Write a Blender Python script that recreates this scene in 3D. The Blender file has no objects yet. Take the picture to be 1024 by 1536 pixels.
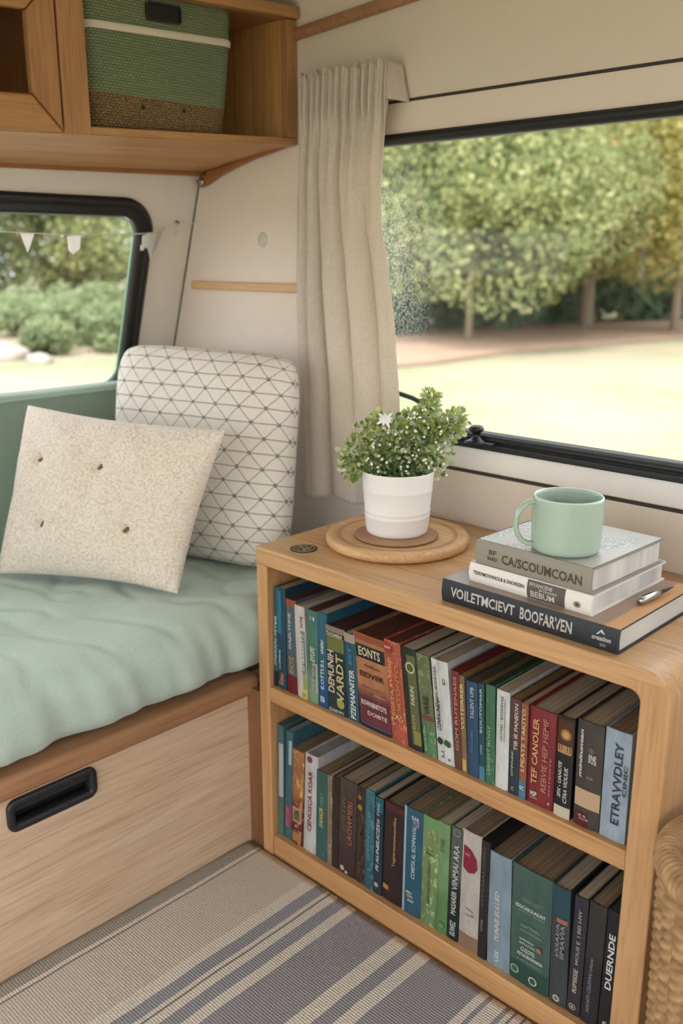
import bpy, bmesh, math, random
from mathutils import Vector, Matrix, noise
random.seed(7)
sc = bpy.context.scene
COL = sc.collection
PI = math.pi

# ------------------------------------------------------------------ materials
def lin(c):
    return tuple((v/12.92 if v <= .04045 else ((v+.055)/1.055)**2.4) for v in c)
def rgb(r, g, b):
    return lin((r/255, g/255, b/255)) + (1,)
class NT:
    def __init__(s, name, rough=.6, spec=.4):
        s.m = bpy.data.materials.new(name); s.m.use_nodes = True
        s.t = s.m.node_tree; s.n = s.t.nodes; s.l = s.t.links
        s.b = s.n['Principled BSDF']
        s.b.inputs['Roughness'].default_value = rough
        s.b.inputs['Specular IOR Level'].default_value = spec
        s._tc = None
    def node(s, typ, **kw):
        x = s.n.new(typ)
        for k, v in kw.items():
            setattr(x, k, v)
        return x
    def link(s, a, b): s.l.new(a, b)
    def coord(s, which='Object'):
        if not s._tc: s._tc = s.n.new('ShaderNodeTexCoord')
        return s._tc.outputs[which]
    def mapping(s, scale=(1,1,1), rot=(0,0,0), loc=(0,0,0), which='Object'):
        m = s.n.new('ShaderNodeMapping'); s.link(s.coord(which), m.inputs[0])
        m.inputs['Scale'].default_value = scale; m.inputs['Rotation'].default_value = rot
        m.inputs['Location'].default_value = loc
        return m.outputs[0]
    def noise(s, vec, scale=5, detail=4, rough=.5, dist=0):
        x = s.n.new('ShaderNodeTexNoise'); s.link(vec, x.inputs['Vector'])
        x.inputs['Scale'].default_value = scale; x.inputs['Detail'].default_value = detail
        x.inputs['Roughness'].default_value = rough; x.inputs['Distortion'].default_value = dist
        return x.outputs['Fac']
    def ramp(s, fac, stops, interp='LINEAR'):
        x = s.n.new('ShaderNodeValToRGB'); s.link(fac, x.inputs[0])
        x.color_ramp.interpolation = interp
        e = x.color_ramp.elements
        while len(e) < len(stops): e.new(.5)
        for i, (p, c) in enumerate(stops):
            e[i].position = p; e[i].color = c
        return x.outputs[0]
    def math(s, op, a, b=None, c=None):
        x = s.n.new('ShaderNodeMath'); x.operation = op
        for i, v in enumerate((a, b, c)):
            if v is None: continue
            if isinstance(v, (int, float)): x.inputs[i].default_value = v
            else: s.link(v, x.inputs[i])
        return x.outputs[0]
    def mix(s, fac, a, b, mode='MIX'):
        x = s.n.new('ShaderNodeMixRGB'); x.blend_type = mode
        for i, v in enumerate((fac, a, b)):
            if isinstance(v, (int, float)): x.inputs[i].default_value = v
            elif isinstance(v, tuple): x.inputs[i].default_value = v
            else: s.link(v, x.inputs[i])
        return x.outputs[0]
    def bump(s, h, strength=.3, dist=.001):
        x = s.n.new('ShaderNodeBump'); s.link(h, x.inputs['Height'])
        x.inputs['Strength'].default_value = strength; x.inputs['Distance'].default_value = dist
        s.link(x.outputs[0], s.b.inputs['Normal'])
    def color(s, c):
        if isinstance(c, tuple): s.b.inputs['Base Color'].default_value = c
        else: s.link(c, s.b.inputs['Base Color'])
        return s
    def sep(s, vec):
        x = s.n.new('ShaderNodeSeparateXYZ'); s.link(vec, x.inputs[0]); return x.outputs

def plain(name, c, rough=.5, spec=.4, metal=0, var=.0, bump=0, bscale=200):
    k = NT(name, rough, spec); k.b.inputs['Metallic'].default_value = metal
    v = k.mapping()
    n = k.noise(v, 30, 3)
    d = tuple(x*(1-var) for x in c[:3]) + (1,); u = tuple(min(1, x*(1+var)) for x in c[:3]) + (1,)
    k.color(k.ramp(n, [(.3, d), (.7, u)]))
    if bump: k.bump(k.noise(k.mapping(), bscale, 2), bump, .001)
    return k.m

def wood(name, dark, light, axis='x', scale=1., rough=.45, contrast=1., bands=0, bax='z', turn=None):
    k = NT(name, rough, .4)
    st = {'x': (1.2, 14, 14), 'y': (14, 1.2, 14), 'z': (14, 14, 1.2)}[axis]
    def grain(st_):
        m_ = k.mapping(tuple(a*scale for a in st_))
        if turn:   # the grain turns down the side past the rounded corner (bent lamination)
            m2_ = k.mapping(tuple(a*scale for a in (st_[1], st_[2], st_[0])))
            s_ = k.sep(k.coord())
            f_ = k.math('MULTIPLY', k.math('GREATER_THAN', s_[0], turn[0]), k.math('LESS_THAN', s_[2], turn[1]))
            q_ = k.node('ShaderNodeMix'); q_.data_type = 'VECTOR'
            k.link(f_, q_.inputs[0]); k.link(m_, q_.inputs[4]); k.link(m2_, q_.inputs[5])
            return q_.outputs[1]
        return m_
    v = grain(st)
    n1 = k.noise(v, 1.6, 6, .6, 1.2)
    st2 = {'x': (6, 160, 160), 'y': (160, 6, 160), 'z': (160, 160, 6)}[axis]
    n2 = k.noise(grain(st2), 1.4, 3, .6)
    c = k.ramp(n1, [(.5-.22/contrast, dark), (.5+.2/contrast, light)])
    pore = k.ramp(n2, [(.33, (.62, .55, .48, 1)), (.52, (1, 1, 1, 1))])
    c = k.mix(.5, c, pore, 'MULTIPLY')
    if bands:
        s = k.sep(k.coord())
        q = k.math('DIVIDE', s['xyz'.index(bax)], bands)
        fr = k.math('FLOOR', q)
        wn = k.node('ShaderNodeTexWhiteNoise'); wn.noise_dimensions = '1D'; k.link(fr, wn.inputs['W'])
        tone = k.ramp(wn.outputs['Value'], [(0, (.84, .82, .80, 1)), (1, (1.05, 1.04, 1.02, 1))])
        c = k.mix(1, c, tone, 'MULTIPLY')
        edge = k.math('LESS_THAN', k.math('ABSOLUTE', k.math('SUBTRACT', k.math('FRACT', q), .5)), .485)
        c = k.mix(edge, k.mix(1, c, (.7, .62, .55, 1), 'MULTIPLY'), c)
    k.color(c); k.bump(n2, .12, .0006)
    return k.m

M = {}
M['honey_x'] = wood('honey_wood_x', rgb(174, 126, 80), rgb(200, 154, 106), 'x')
M['honey_top'] = wood('honey_wood_top', rgb(196, 150, 102), rgb(220, 178, 130), 'x', bands=.083, bax='y', rough=.32, turn=(.303, .540))
M['honey_z'] = wood('honey_wood_z', rgb(178, 130, 84), rgb(204, 158, 110), 'z')
M['honey_side'] = wood('honey_wood_side', rgb(196, 150, 102), rgb(220, 178, 130), 'z', bands=.083, bax='y', rough=.32)
M['honey_back'] = wood('honey_wood_back', rgb(150, 106, 64), rgb(176, 130, 82), 'x', bands=.06, bax='z')
M['cab_y'] = wood('cabinet_wood_y', rgb(160, 114, 70), rgb(188, 142, 94), 'y')
M['cab_z'] = wood('cabinet_wood_z', rgb(156, 112, 70), rgb(184, 140, 94), 'z')
M['cab_light'] = wood('cabinet_wood_light', rgb(196, 148, 88), rgb(216, 172, 112), 'z', bands=.05, bax='x')
M['cab_under'] = wood('cabinet_wood_under', rgb(188, 134, 80), rgb(208, 158, 102), 'y', bands=.07, bax='x')
M['cab_trim'] = wood('cabinet_wood_trim', rgb(140, 86, 42), rgb(166, 108, 58), 'y')
M['oak_panel'] = wood('pale_oak_panel', rgb(204, 174, 146), rgb(220, 193, 165), 'y', contrast=1.4, rough=.5)
M['rail_red'] = wood('red_brown_rail', rgb(150, 106, 76), rgb(178, 134, 98), 'y', rough=.35)
M['post_brown'] = wood('brown_post', rgb(120, 82, 54), rgb(142, 100, 66), 'z')
M['tray'] = wood('tray_wood', rgb(196, 150, 102), rgb(222, 182, 134), 'x', scale=1.5)
M['tray_groove'] = wood('tray_groove_wood', rgb(170, 124, 80), rgb(190, 144, 98), 'x', scale=1.5)
M['walnut'] = wood('coaster_wood', rgb(150, 108, 78), rgb(176, 132, 100), 'x', scale=2)
M['rail_pale'] = wood('pale_rail_wood', rgb(200, 158, 112), rgb(218, 180, 138), 'x')
M['wall'] = plain('cream_wall_panel', rgb(218, 206, 190), .45, .4, var=.015)
M['wall_band'] = plain('cream_wall_band', rgb(226, 212, 198), .45, .4, var=.015)
M['wall_green'] = plain('cream_wall_left', rgb(224, 216, 203), .45, .4, var=.015)
M['ceiling'] = plain('ceiling_white', rgb(226, 222, 214), .6, .3, var=.01)
M['sill'] = plain('white_sill', rgb(238, 234, 228), .35, .5, var=.01)
M['floor'] = wood('floor_boards', rgb(120, 96, 72), rgb(150, 122, 92), 'y', bands=.12, bax='x')
M['rubber'] = plain('black_rubber', rgb(26, 26, 28), .38, .5)
M['black'] = plain('black_plastic', rgb(34, 35, 37), .42, .5, bump=.05)
M['darkcav'] = plain('black_recess', rgb(22, 22, 23), .5, .4)
M['seam'] = plain('dark_joint', rgb(62, 56, 50), .6, .3)
M['chrome'] = plain('steel', rgb(170, 168, 160), .25, .5, metal=1)
M['pot'] = plain('white_ceramic', rgb(236, 233, 229), .4, .5)
M['mug'] = plain('mint_ceramic', rgb(168, 188, 172), .16, .6)
M['mug_rim'] = plain('pale_mint_ceramic', rgb(206, 216, 206), .2, .6)
M['soil'] = plain('dark_soil', rgb(44, 38, 30), .9, .1, bump=.6)
M['white_cloth'] = plain('white_cloth', rgb(236, 234, 230), .9, .1)
k = NT('white_pennant_cloth', .9, .1); k.color(rgb(242, 240, 236))
tr = k.node('ShaderNodeBsdfTranslucent'); tr.inputs[0].default_value = rgb(242, 240, 236)
mx = k.node('ShaderNodeMixShader'); mx.inputs[0].default_value = .5
k.link(k.b.outputs[0], mx.inputs[1]); k.link(tr.outputs[0], mx.inputs[2]); k.link(mx.outputs[0], k.n['Material Output'].inputs[0])
M['white_cloth'] = k.m
M['string'] = plain('cream_string', rgb(226, 220, 206), .9, .1)
M['stripe'] = plain('cream_webbing', rgb(214, 206, 188), .85, .1, bump=.3, bscale=700)

def fabric(name, c1, c2, sc_=900, bump=.4, sheen=.3, blotch=.0, rough=.9):
    k = NT(name, rough, .15)
    w1 = k.noise(k.mapping((1, 1, 1)), sc_, 2, .6)
    base = k.ramp(w1, [(.35, c1), (.65, c2)])
    if blotch:
        b = k.noise(k.mapping(), 9, 4, .6)
        base = k.mix(blotch, base, k.ramp(b, [(.35, (.78, .80, .80, 1)), (.65, (1.05, 1.05, 1.05, 1))]), 'MULTIPLY')
    k.color(base)
    k.b.inputs['Sheen Weight'].default_value = sheen
    k.bump(w1, bump, .0008)
    return k
M['mint'] = fabric('mint_linen', rgb(172, 190, 178), rgb(194, 209, 198), 700, .35, .25, .12).m
M['backgreen'] = fabric('sage_backrest_fabric', rgb(130, 150, 134), rgb(152, 170, 154), 800, .35, .3, .1).m
k = fabric('oat_linen', rgb(210, 199, 185), rgb(238, 229, 217), 520, .4, .2, .15)
tr = k.node('ShaderNodeBsdfTranslucent'); tr.inputs[0].default_value = rgb(226, 208, 180)
mx = k.node('ShaderNodeMixShader'); mx.inputs[0].default_value = .3
out = k.n['Material Output']; k.link(k.b.outputs[0], mx.inputs[1]); k.link(tr.outputs[0], mx.inputs[2]); k.link(mx.outputs[0], out.inputs[0])
M['curtain'] = k.m

# knit
k = NT('cream_boucle_knit', .95, .1)
v = k.mapping((1, 1, 1.25))
vo = k.node('ShaderNodeTexVoronoi'); k.link(v, vo.inputs['Vector']); vo.inputs['Scale'].default_value = 235
vo.feature = 'SMOOTH_F1'
k.color(k.ramp(vo.outputs['Distance'], [(.1, rgb(238, 228, 214)), (.8, rgb(206, 190, 170))]))
k.bump(k.math('SUBTRACT', 1, vo.outputs['Distance']), .9, .0022); k.b.inputs['Sheen Weight'].default_value = .3
M['knit'] = k.m

# lattice pattern pillow (uses UV in metres)
k = NT('lattice_pillow_fabric', .9, .1)
uv = k.sep(k.coord('UV'))
U, V = uv[0], uv[1]
hw, hh = .050, .0265
def near(a): return k.math('ABSOLUTE', k.math('SUBTRACT', a, k.math('ROUND', a)))
wv = k.noise(k.mapping((1, 1, 1), which='UV'), 30, 2)
Vp = k.math('ADD', V, k.math('MULTIPLY', k.math('SUBTRACT', wv, .5), .003))
vh = k.math('DIVIDE', Vp, hh); uw = k.math('DIVIDE', U, hw)
a = k.math('MULTIPLY', k.math('SUBTRACT', vh, k.math('MULTIPLY', uw, 2)), .5)
b = k.math('MULTIPLY', k.math('ADD', vh, k.math('MULTIPLY', uw, 2)), .5)
da, db, dc = near(a), near(b), near(vh)
dash = k.math('GREATER_THAN', k.math('SINE', k.math('MULTIPLY', U, 2600)), -.55)
la = k.math('LESS_THAN', da, .026); lb = k.math('LESS_THAN', db, .026)
lc = k.math('LESS_THAN', dc, .045)
ln = k.math('MULTIPLY', k.math('MAXIMUM', k.math('MAXIMUM', la, lb), lc), dash)
knot = k.math('LESS_THAN', k.math('ADD', k.math('MULTIPLY', da, da), k.math('MULTIPLY', db, db)), .011)
kn = k.math('MULTIPLY', knot, k.math('GREATER_THAN', k.noise(k.mapping((1, 1, 1), which='UV'), 420, 1), .44))
pat = k.math('MAXIMUM', ln, kn)
w1 = k.noise(k.mapping(), 700, 2)
base = k.ramp(w1, [(.3, rgb(216, 208, 196)), (.7, rgb(232, 226, 216))])
k.color(k.mix(k.math('MULTIPLY', pat, .85), base, rgb(84, 88, 78)))
k.bump(k.math('ADD', w1, k.math('MULTIPLY', pat, .8)), .4, .0008)
M['lattice'] = k.m

# rug: stripes along y chosen by world x
stripes = [(-.060, 'R'), (-.020, 'c'), (-.012, 'd'), (-.008, 'B'), (.106, 'c'), (.129, 'g'), (.150, 'c'), (.158, 'd'), (.162, 'c'), (.176, 'g'),
           (.196, 'c'), (.214, 'G'), (.298, 'c'), (.322, 'G'), (.345, 'c'), (.365, 'G'), (.459, 'c'), (.470, 'g'), (.477, 'c'),
           (.498, 'g'), (.505, 'c'), (.514, 'd'), (.518, 'c'), (.526, 'd'), (.530, 'c'), (.538, 'd'), (.542, 'B'), (.66, 'c'), (.68, 'g'), (.70, 'c'), (.72, 'G'), (.80, 'c'), (.82, 'G'), (.84, 'c')]
k = NT('striped_woven_rug', .95, .1)
s = k.sep(k.coord())
wob = k.noise(k.mapping((1, 3, 1)), 3, 2)
X = k.math('ADD', s[0], k.math('MULTIPLY', k.math('SUBTRACT', wob, .5), .006))
x0, x1 = -.06, .86
fac = k.math('DIVIDE', k.math('SUBTRACT', X, x0), x1-x0)
cols = {'R': rgb(164, 158, 148), 'c': rgb(224, 214, 204), 'd': rgb(140, 136, 130), 'B': rgb(208, 197, 184), 'g': rgb(156, 156, 162), 'G': rgb(158, 155, 160)}
# colour ramps hold 32 stops: two of them
half = 16
r1 = k.ramp(fac, [((x-x0)/(x1-x0), cols[c]) for x, c in stripes[:half]], 'CONSTANT')
r2 = k.ramp(fac, [((x-x0)/(x1-x0), cols[c]) for x, c in stripes[half:]], 'CONSTANT')
isr = k.math('GREATER_THAN', X, stripes[half][0])
colr = k.mix(isr, r1, r2)
dash = k.math('GREATER_THAN', k.math('SINE', k.math('MULTIPLY', s[1], 900)), .0)
vz = k.noise(k.mapping((1.6, 1, 1)), 420, 2, .6)
vb = k.noise(k.mapping((1, 1, 1)), 800, 1)
sp = k.ramp(vz, [(.36, (.74, .74, .75, 1)), (.62, (1.12, 1.11, 1.10, 1))])
colr = k.mix(1, colr, sp, 'MULTIPLY')
k.color(colr)
rib = k.math('SINE', k.math('MULTIPLY', s[1], 1500))
k.bump(k.math('ADD', k.math('MULTIPLY', rib, .3), vz), .6, .0012)
M['rug'] = k.m

# woven storage basket
k = NT('green_woven_rope', .9, .15)
s = k.sep(k.coord())
row = k.math('DIVIDE', s[2], .0042)
ph = k.math('MULTIPLY', k.math('FLOOR', row), 3.14159)
wv1 = k.math('SINE', k.math('ADD', k.math('MULTIPLY', s[1], 900), ph))
rw = k.math('ABSOLUTE', k.math('SINE', k.math('MULTIPLY', row, 3.14159)))
hgt = k.math('ADD', k.math('MULTIPLY', rw, .7), k.math('MULTIPLY', wv1, .25))
nz = k.noise(k.mapping((1, 8, 60)), 6, 3)
green = k.mix(nz, rgb(104, 120, 88), rgb(138, 150, 116))
flk = k.noise(k.mapping((1, 1, 2)), 330, 2)
brown = k.ramp(flk, [(.4, rgb(104, 86, 58)), (.6, rgb(150, 128, 92))])
green = k.mix(k.math('MULTIPLY', k.math('GREATER_THAN', flk, .62), .5), green, rgb(150, 178, 148))
isg = k.math('GREATER_THAN', s[2], .052)
cc = k.mix(isg, brown, green)
cc = k.mix(1, cc, k.ramp(hgt, [(0, (.55, .55, .55, 1)), (.7, (1.05, 1.05, 1.05, 1))]), 'MULTIPLY')
k.color(cc); k.bump(hgt, .7, .002)
M['rope'] = k.m

k = NT('rattan', .55, .35)
n = k.noise(k.mapping((1, 1, 1)), 60, 3)
k.color(k.ramp(n, [(.3, rgb(140, 106, 70)), (.7, rgb(182, 146, 102))])); k.bump(k.noise(k.mapping(), 300, 2), .4, .001)
M['rattan'] = k.m

def paper(name, c):
    k = NT(name, .9, .1)
    n = k.noise(k.mapping((500, 2, 2)), 1.5, 2)
    d = tuple(x*.62 for x in c[:3]) + (1,)
    k.color(k.ramp(n, [(.35, d), (.65, c)]))
    b = k.noise(k.mapping((1, 1, 1)), 12, 4)
    return k.m
M['pages'] = paper('aged_page_edges', rgb(176, 160, 138))
M['pages_dark'] = paper('brown_page_edges', rgb(140, 120, 96))
M['pages_white'] = paper('white_page_edges', rgb(226, 224, 218))
_cov = {}
def mute(c, s_=.36, d=.88):
    g_ = sum(c)/3
    return tuple(int((v*(1-s_)+g_*s_)*d) for v in c)
def cover(c, c2=None, z=None, rough=.42, speck=0):
    """printed cover; an optional second colour (with a border at height z of the thing)"""
    key = (c, c2, z, speck)
    c = mute(c); c2 = mute(c2) if c2 else None
    if key in _cov: return _cov[key]
    k = NT('book_cover_print', rough, .45)
    n = k.noise(k.mapping((1, 1, .4)), 70, 4, .65)
    a = k.mix(.35, rgb(*c), k.ramp(n, [(.35, tuple(x*.55 for x in rgb(*c)[:3])+(1,)), (.65, tuple(min(1, x*1.3) for x in rgb(*c)[:3])+(1,))]))
    if c2:
        s = k.sep(k.coord())
        m2 = k.mix(.35, rgb(*c2), k.ramp(n, [(.35, tuple(x*.5 for x in rgb(*c2)[:3])+(1,)), (.65, tuple(min(1, x*1.3) for x in rgb(*c2)[:3])+(1,))]))
        zz = k.math('ADD', s[2], k.math('MULTIPLY', k.math('SUBTRACT', n, .5), .02))
        w = k.node('ShaderNodeMapRange'); k.link(zz, w.inputs[0]); w.inputs[1].default_value = z-.012; w.inputs[2].default_value = z+.012
        a = k.mix(w.outputs[0], m2, a)
    if speck:
        q = k.noise(k.mapping((1, 1, .6)), 150, 3, .7)
        a = k.mix(k.math('MULTIPLY', k.math('GREATER_THAN', q, .58), speck), a, rgb(*(min(255, int(v*1.5+40)) for v in c)))
    k.color(a)
    _cov[key] = k.m
    return k.m
_ink = {}
def ink(c):
    if c not in _ink: _ink[c] = plain('printed_ink', rgb(*mute(c, .2, .9)), .5, .3)
    return _ink[c]

# glass without caustics: mostly clear, a fresnel reflection
def glass(name, tint=(1, 1, 1, 1), dew=False):
    m = bpy.data.materials.new(name); m.use_nodes = True
    t = m.node_tree; t.nodes.clear()
    o = t.nodes.new('ShaderNodeOutputMaterial'); tr = t.nodes.new('ShaderNodeBsdfTransparent'); gl = t.nodes.new('ShaderNodeBsdfGlossy')
    gl.inputs['Roughness'].default_value = .02; tr.inputs[0].default_value = tint
    fr = t.nodes.new('ShaderNodeFresnel'); fr.inputs[0].default_value = 1.45
    mu = t.nodes.new('ShaderNodeMath'); mu.operation = 'MULTIPLY'; mu.inputs[1].default_value = .28; t.links.new(fr.outputs[0], mu.inputs[0])
    mx = t.nodes.new('ShaderNodeMixShader'); t.links.new(mu.outputs[0], mx.inputs[0]); t.links.new(tr.outputs[0], mx.inputs[1]); t.links.new(gl.outputs[0], mx.inputs[2])
    last = mx
    if dew:   # fine condensation droplets near the left edge of the pane
        tc = t.nodes.new('ShaderNodeTexCoord'); sp = t.nodes.new('ShaderNodeSeparateXYZ'); t.links.new(tc.outputs['Object'], sp.inputs[0])
        mr = t.nodes.new('ShaderNodeMapRange'); t.links.new(sp.outputs[0], mr.inputs[0]); mr.inputs[1].default_value = .085; mr.inputs[2].default_value = -.03; mr.inputs[3].default_value = 0; mr.inputs[4].default_value = 1
        mz = t.nodes.new('ShaderNodeMapRange'); t.links.new(sp.outputs[2], mz.inputs[0]); mz.inputs[1].default_value = .43; mz.inputs[2].default_value = .28
        mz0 = t.nodes.new('ShaderNodeMapRange'); t.links.new(sp.outputs[2], mz0.inputs[0]); mz0.inputs[1].default_value = .04; mz0.inputs[2].default_value = .15
        n = t.nodes.new('ShaderNodeTexNoise'); t.links.new(tc.outputs['Object'], n.inputs['Vector']); n.inputs['Scale'].default_value = 330; n.inputs['Detail'].default_value = 2
        g = t.nodes.new('ShaderNodeMapRange'); t.links.new(n.outputs['Fac'], g.inputs[0]); g.inputs[1].default_value = .5; g.inputs[2].default_value = .62
        def mul(a, b):
            x = t.nodes.new('ShaderNodeMath'); x.operation = 'MULTIPLY'; t.links.new(a, x.inputs[0])
            if isinstance(b, float): x.inputs[1].default_value = b
            else: t.links.new(b, x.inputs[1])
            return x.outputs[0]
        f = mul(mul(mul(mr.outputs[0], mz.outputs[0]), mul(mz0.outputs[0], g.outputs[0])), .22)
        df = t.nodes.new('ShaderNodeBsdfTranslucent'); df.inputs[0].default_value = (.9, .92, .9, 1)
        m2 = t.nodes.new('ShaderNodeMixShader'); t.links.new(f, m2.inputs[0]); t.links.new(mx.outputs[0], m2.inputs[1]); t.links.new(df.outputs[0], m2.inputs[2])
        last = m2
    t.links.new(last.outputs[0], o.inputs[0])
    return m
M['glass'] = glass('window_glass'); M['glass_dew'] = glass('window_glass_dew', dew=True)
M['glass_green'] = plain('green_glass_edge', rgb(120, 168, 140), .2, .6)
M['glass_dark'] = glass('smoked_glass', (.85, .8, .75, 1))

def leafmat(name, a, b, c=None, transl=.35):
    k = NT(name, .6, .25)
    g = k.node('ShaderNodeNewGeometry')
    st = [(0, a), (1, b)] if c is None else [(0, a), (.7, b), (1, c)]
    col = k.ramp(g.outputs['Random Per Island'], st)
    k.color(col)
    tr = k.node('ShaderNodeBsdfTranslucent'); k.link(col, tr.inputs[0])
    mx = k.node('ShaderNodeMixShader'); mx.inputs[0].default_value = transl
    k.link(k.b.outputs[0], mx.inputs[1]); k.link(tr.outputs[0], mx.inputs[2]); k.link(mx.outputs[0], k.n['Material Output'].inputs[0])
    return k.m
M['bark'] = plain('pale_bark', rgb(150, 136, 116), .9, .1, var=.2, bump=.5, bscale=30)
M['stem'] = plain('green_stem', rgb(96, 120, 70), .6, .3)

# ------------------------------------------------------------------ mesh helpers
def finish(name, bm, mat, parent=None, smooth=False, bevel=0, seg=2, origin=None):
    me = bpy.data.meshes.new(name)
    off = Vector(origin) if origin is not None else (parent_origin(parent) if parent else Vector((0, 0, 0)))
    if off.length: bmesh.ops.translate(bm, verts=bm.verts, vec=-off)
    bmesh.ops.recalc_face_normals(bm, faces=bm.faces)
    bm.to_mesh(me); bm.free()
    mats = mat if isinstance(mat, (list, tuple)) else [mat]
    for m in mats: me.materials.append(m)
    o = bpy.data.objects.new(name, me); COL.objects.link(o)
    if parent:
        o.parent = parent
        if origin is not None: o.location = Vector(origin)-parent_origin(parent)
    elif origin is not None: o.location = off
    if smooth:
        for p in me.polygons: p.use_smooth = True
    if bevel:
        b = o.modifiers.new('bevel', 'BEVEL'); b.width = bevel; b.segments = seg; b.limit_method = 'ANGLE'; b.angle_limit = math.radians(40)
        if smooth is False:
            for p in me.polygons: p.use_smooth = True
            w = o.modifiers.new('wn', 'WEIGHTED_NORMAL'); w.keep_sharp = True
    return o
ORG = {}
def parent_origin(p):
    v = Vector((0, 0, 0))
    while p is not None:
        v += Vector(p.location); p = p.parent
    return v
def thing(name, label, cat, loc=(0, 0, 0), group=None):
    o = bpy.data.objects.new(name, None); COL.objects.link(o); o.location = loc
    o.empty_display_size = .05
    o['label'] = label; o['category'] = cat
    if group: o['group'] = group
    return o
def tag(o, label, cat, group=None, kind=None):
    o['label'] = label; o['category'] = cat
    if group: o['group'] = group
    if kind: o['kind'] = kind
    return o
def struct(o): o['kind'] = 'structure'; return o

def box(bm, x0, x1, y0, y1, z0, z1, f=None):
    vs = [bm.verts.new(Vector((x, y, z))) for x in (x0, x1) for y in (y0, y1) for z in (z0, z1)]
    if f:
        for v in vs: v.co = f(v.co)
    for q in ((0, 1, 3, 2), (4, 6, 7, 5), (0, 4, 5, 1), (2, 3, 7, 6), (0, 2, 6, 4), (1, 5, 7, 3)):
        bm.faces.new([vs[i] for i in q])
    return vs
def B(*a, f=None):
    bm = bmesh.new(); box(bm, *a, f=f); return bm
def prism(pts, axis, a0, a1, bm=None, f=None):
    """extrude a closed outline; axis 'x': pts are (y,z); 'y': (x,z); 'z': (x,y)"""
    bm = bm or bmesh.new()
    def P(p, a):
        v = {'x': (a, p[0], p[1]), 'y': (p[0], a, p[1]), 'z': (p[0], p[1], a)}[axis]
        v = Vector(v); return f(v) if f else v
    A = [bm.verts.new(P(p, a0)) for p in pts]; Bv = [bm.verts.new(P(p, a1)) for p in pts]
    n = len(pts)
    bm.faces.new(A); bm.faces.new(Bv[::-1])
    for i in range(n): bm.faces.new((A[i], Bv[i], Bv[(i+1) % n], A[(i+1) % n]))
    return bm
def lathe(profile, c, seg=64, bm=None, close=False):
    bm = bm or bmesh.new(); rings = []
    for r, z in profile:
        if r < 1e-6: rings.append([bm.verts.new((c[0], c[1], c[2]+z))])
        else: rings.append([bm.verts.new((c[0]+r*math.cos(2*PI*i/seg), c[1]+r*math.sin(2*PI*i/seg), c[2]+z)) for i in range(seg)])
    rr = rings + ([rings[0]] if close else [])
    for a, b in zip(rr, rr[1:]):
        for i in range(seg):
            j = (i+1) % seg
            if len(a) == 1 and len(b) == 1: continue
            if len(a) == 1: bm.faces.new((a[0], b[j], b[i]))
            elif len(b) == 1: bm.faces.new((a[i], a[j], b[0]))
            else: bm.faces.new((a[i], a[j], b[j], b[i]))
    return bm
def tube(bm, pts, r, seg=10, r_end=None, cap=True):
    pts = [Vector(p) for p in pts]; rings = []; n = len(pts)
    up = Vector((0, 0, 1)); prev = None
    for i, p in enumerate(pts):
        d = (pts[min(i+1, n-1)]-pts[max(i-1, 0)]).normalized()
        if prev is None:
            a = d.cross(up)
            if a.length < .05: a = d.cross(Vector((1, 0, 0)))
            a.normalize()
        else:
            a = (prev-d*prev.dot(d)).normalized()
        prev = a; b = d.cross(a)
        rad = r[i] if isinstance(r, (list, tuple)) else (r if r_end is None else r+(r_end-r)*i/(n-1))
        rings.append([bm.verts.new(p+rad*(math.cos(2*PI*k/seg)*a+math.sin(2*PI*k/seg)*b)) for k in range(seg)])
    for a, b in zip(rings, rings[1:]):
        for k_ in range(seg):
            j = (k_+1) % seg; bm.faces.new((a[k_], a[j], b[j], b[k_]))
    if cap: bm.faces.new(rings[0][::-1]); bm.faces.new(rings[-1])
    return bm
def rrect(x0, x1, y0, y1, r, n=8):
    pts = []
    for cx, cy, a in ((x1-r, y0+r, -PI/2), (x1-r, y1-r, 0), (x0+r, y1-r, PI/2), (x0+r, y0+r, PI)):
        for i in range(n+1):
            t = a+PI/2*i/n; pts.append((cx+r*math.cos(t), cy+r*math.sin(t)))
    return pts
def holed(outer, inner, f, depth_f, bm=None):
    """flat sheet between an outer and an inner outline, given thickness; f / depth_f map 2-D points to front / back"""
    bm = bm or bmesh.new()
    for fn in (f, depth_f):
        vo = [bm.verts.new(fn(p)) for p in outer]; vi = [bm.verts.new(fn(p)) for p in inner]
        ed = []
        for L in (vo, vi):
            for i in range(len(L)): ed.append(bm.edges.new((L[i], L[(i+1) % len(L)])))
        bmesh.ops.triangle_fill(bm, use_beauty=True, use_dissolve=False, edges=ed)
        if fn is f: fo, fi = vo, vi
    for A, Bq in ((fo, vo), (fi, vi)):
        for i in range(len(A)):
            j = (i+1) % len(A)
            bm.faces.new((A[i], A[j], Bq[j], Bq[i]))
    return bm
def ringsweep(path, prof, f, closed=True):
    """sweep a cross-section (offset outwards, lift) round a closed 2-D path; f maps (u,v,lift) to space"""
    bm = bmesh.new(); n = len(path); rings = []
    for i in range(n):
        p = Vector(path[i]); a = Vector(path[i-1]); b = Vector(path[(i+1) % n])
        d = (b-a).normalized(); nrm = Vector((d.y, -d.x))
        rings.append([bm.verts.new(f(p.x+nrm.x*o, p.y+nrm.y*o, h)) for o, h in prof])
    m = len(prof)
    for i in range(n):
        A, Bq = rings[i], rings[(i+1) % n]
        for q in range(m):
            bm.faces.new((A[q], A[(q+1) % m], Bq[(q+1) % m], Bq[q]))
    return bm
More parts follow.
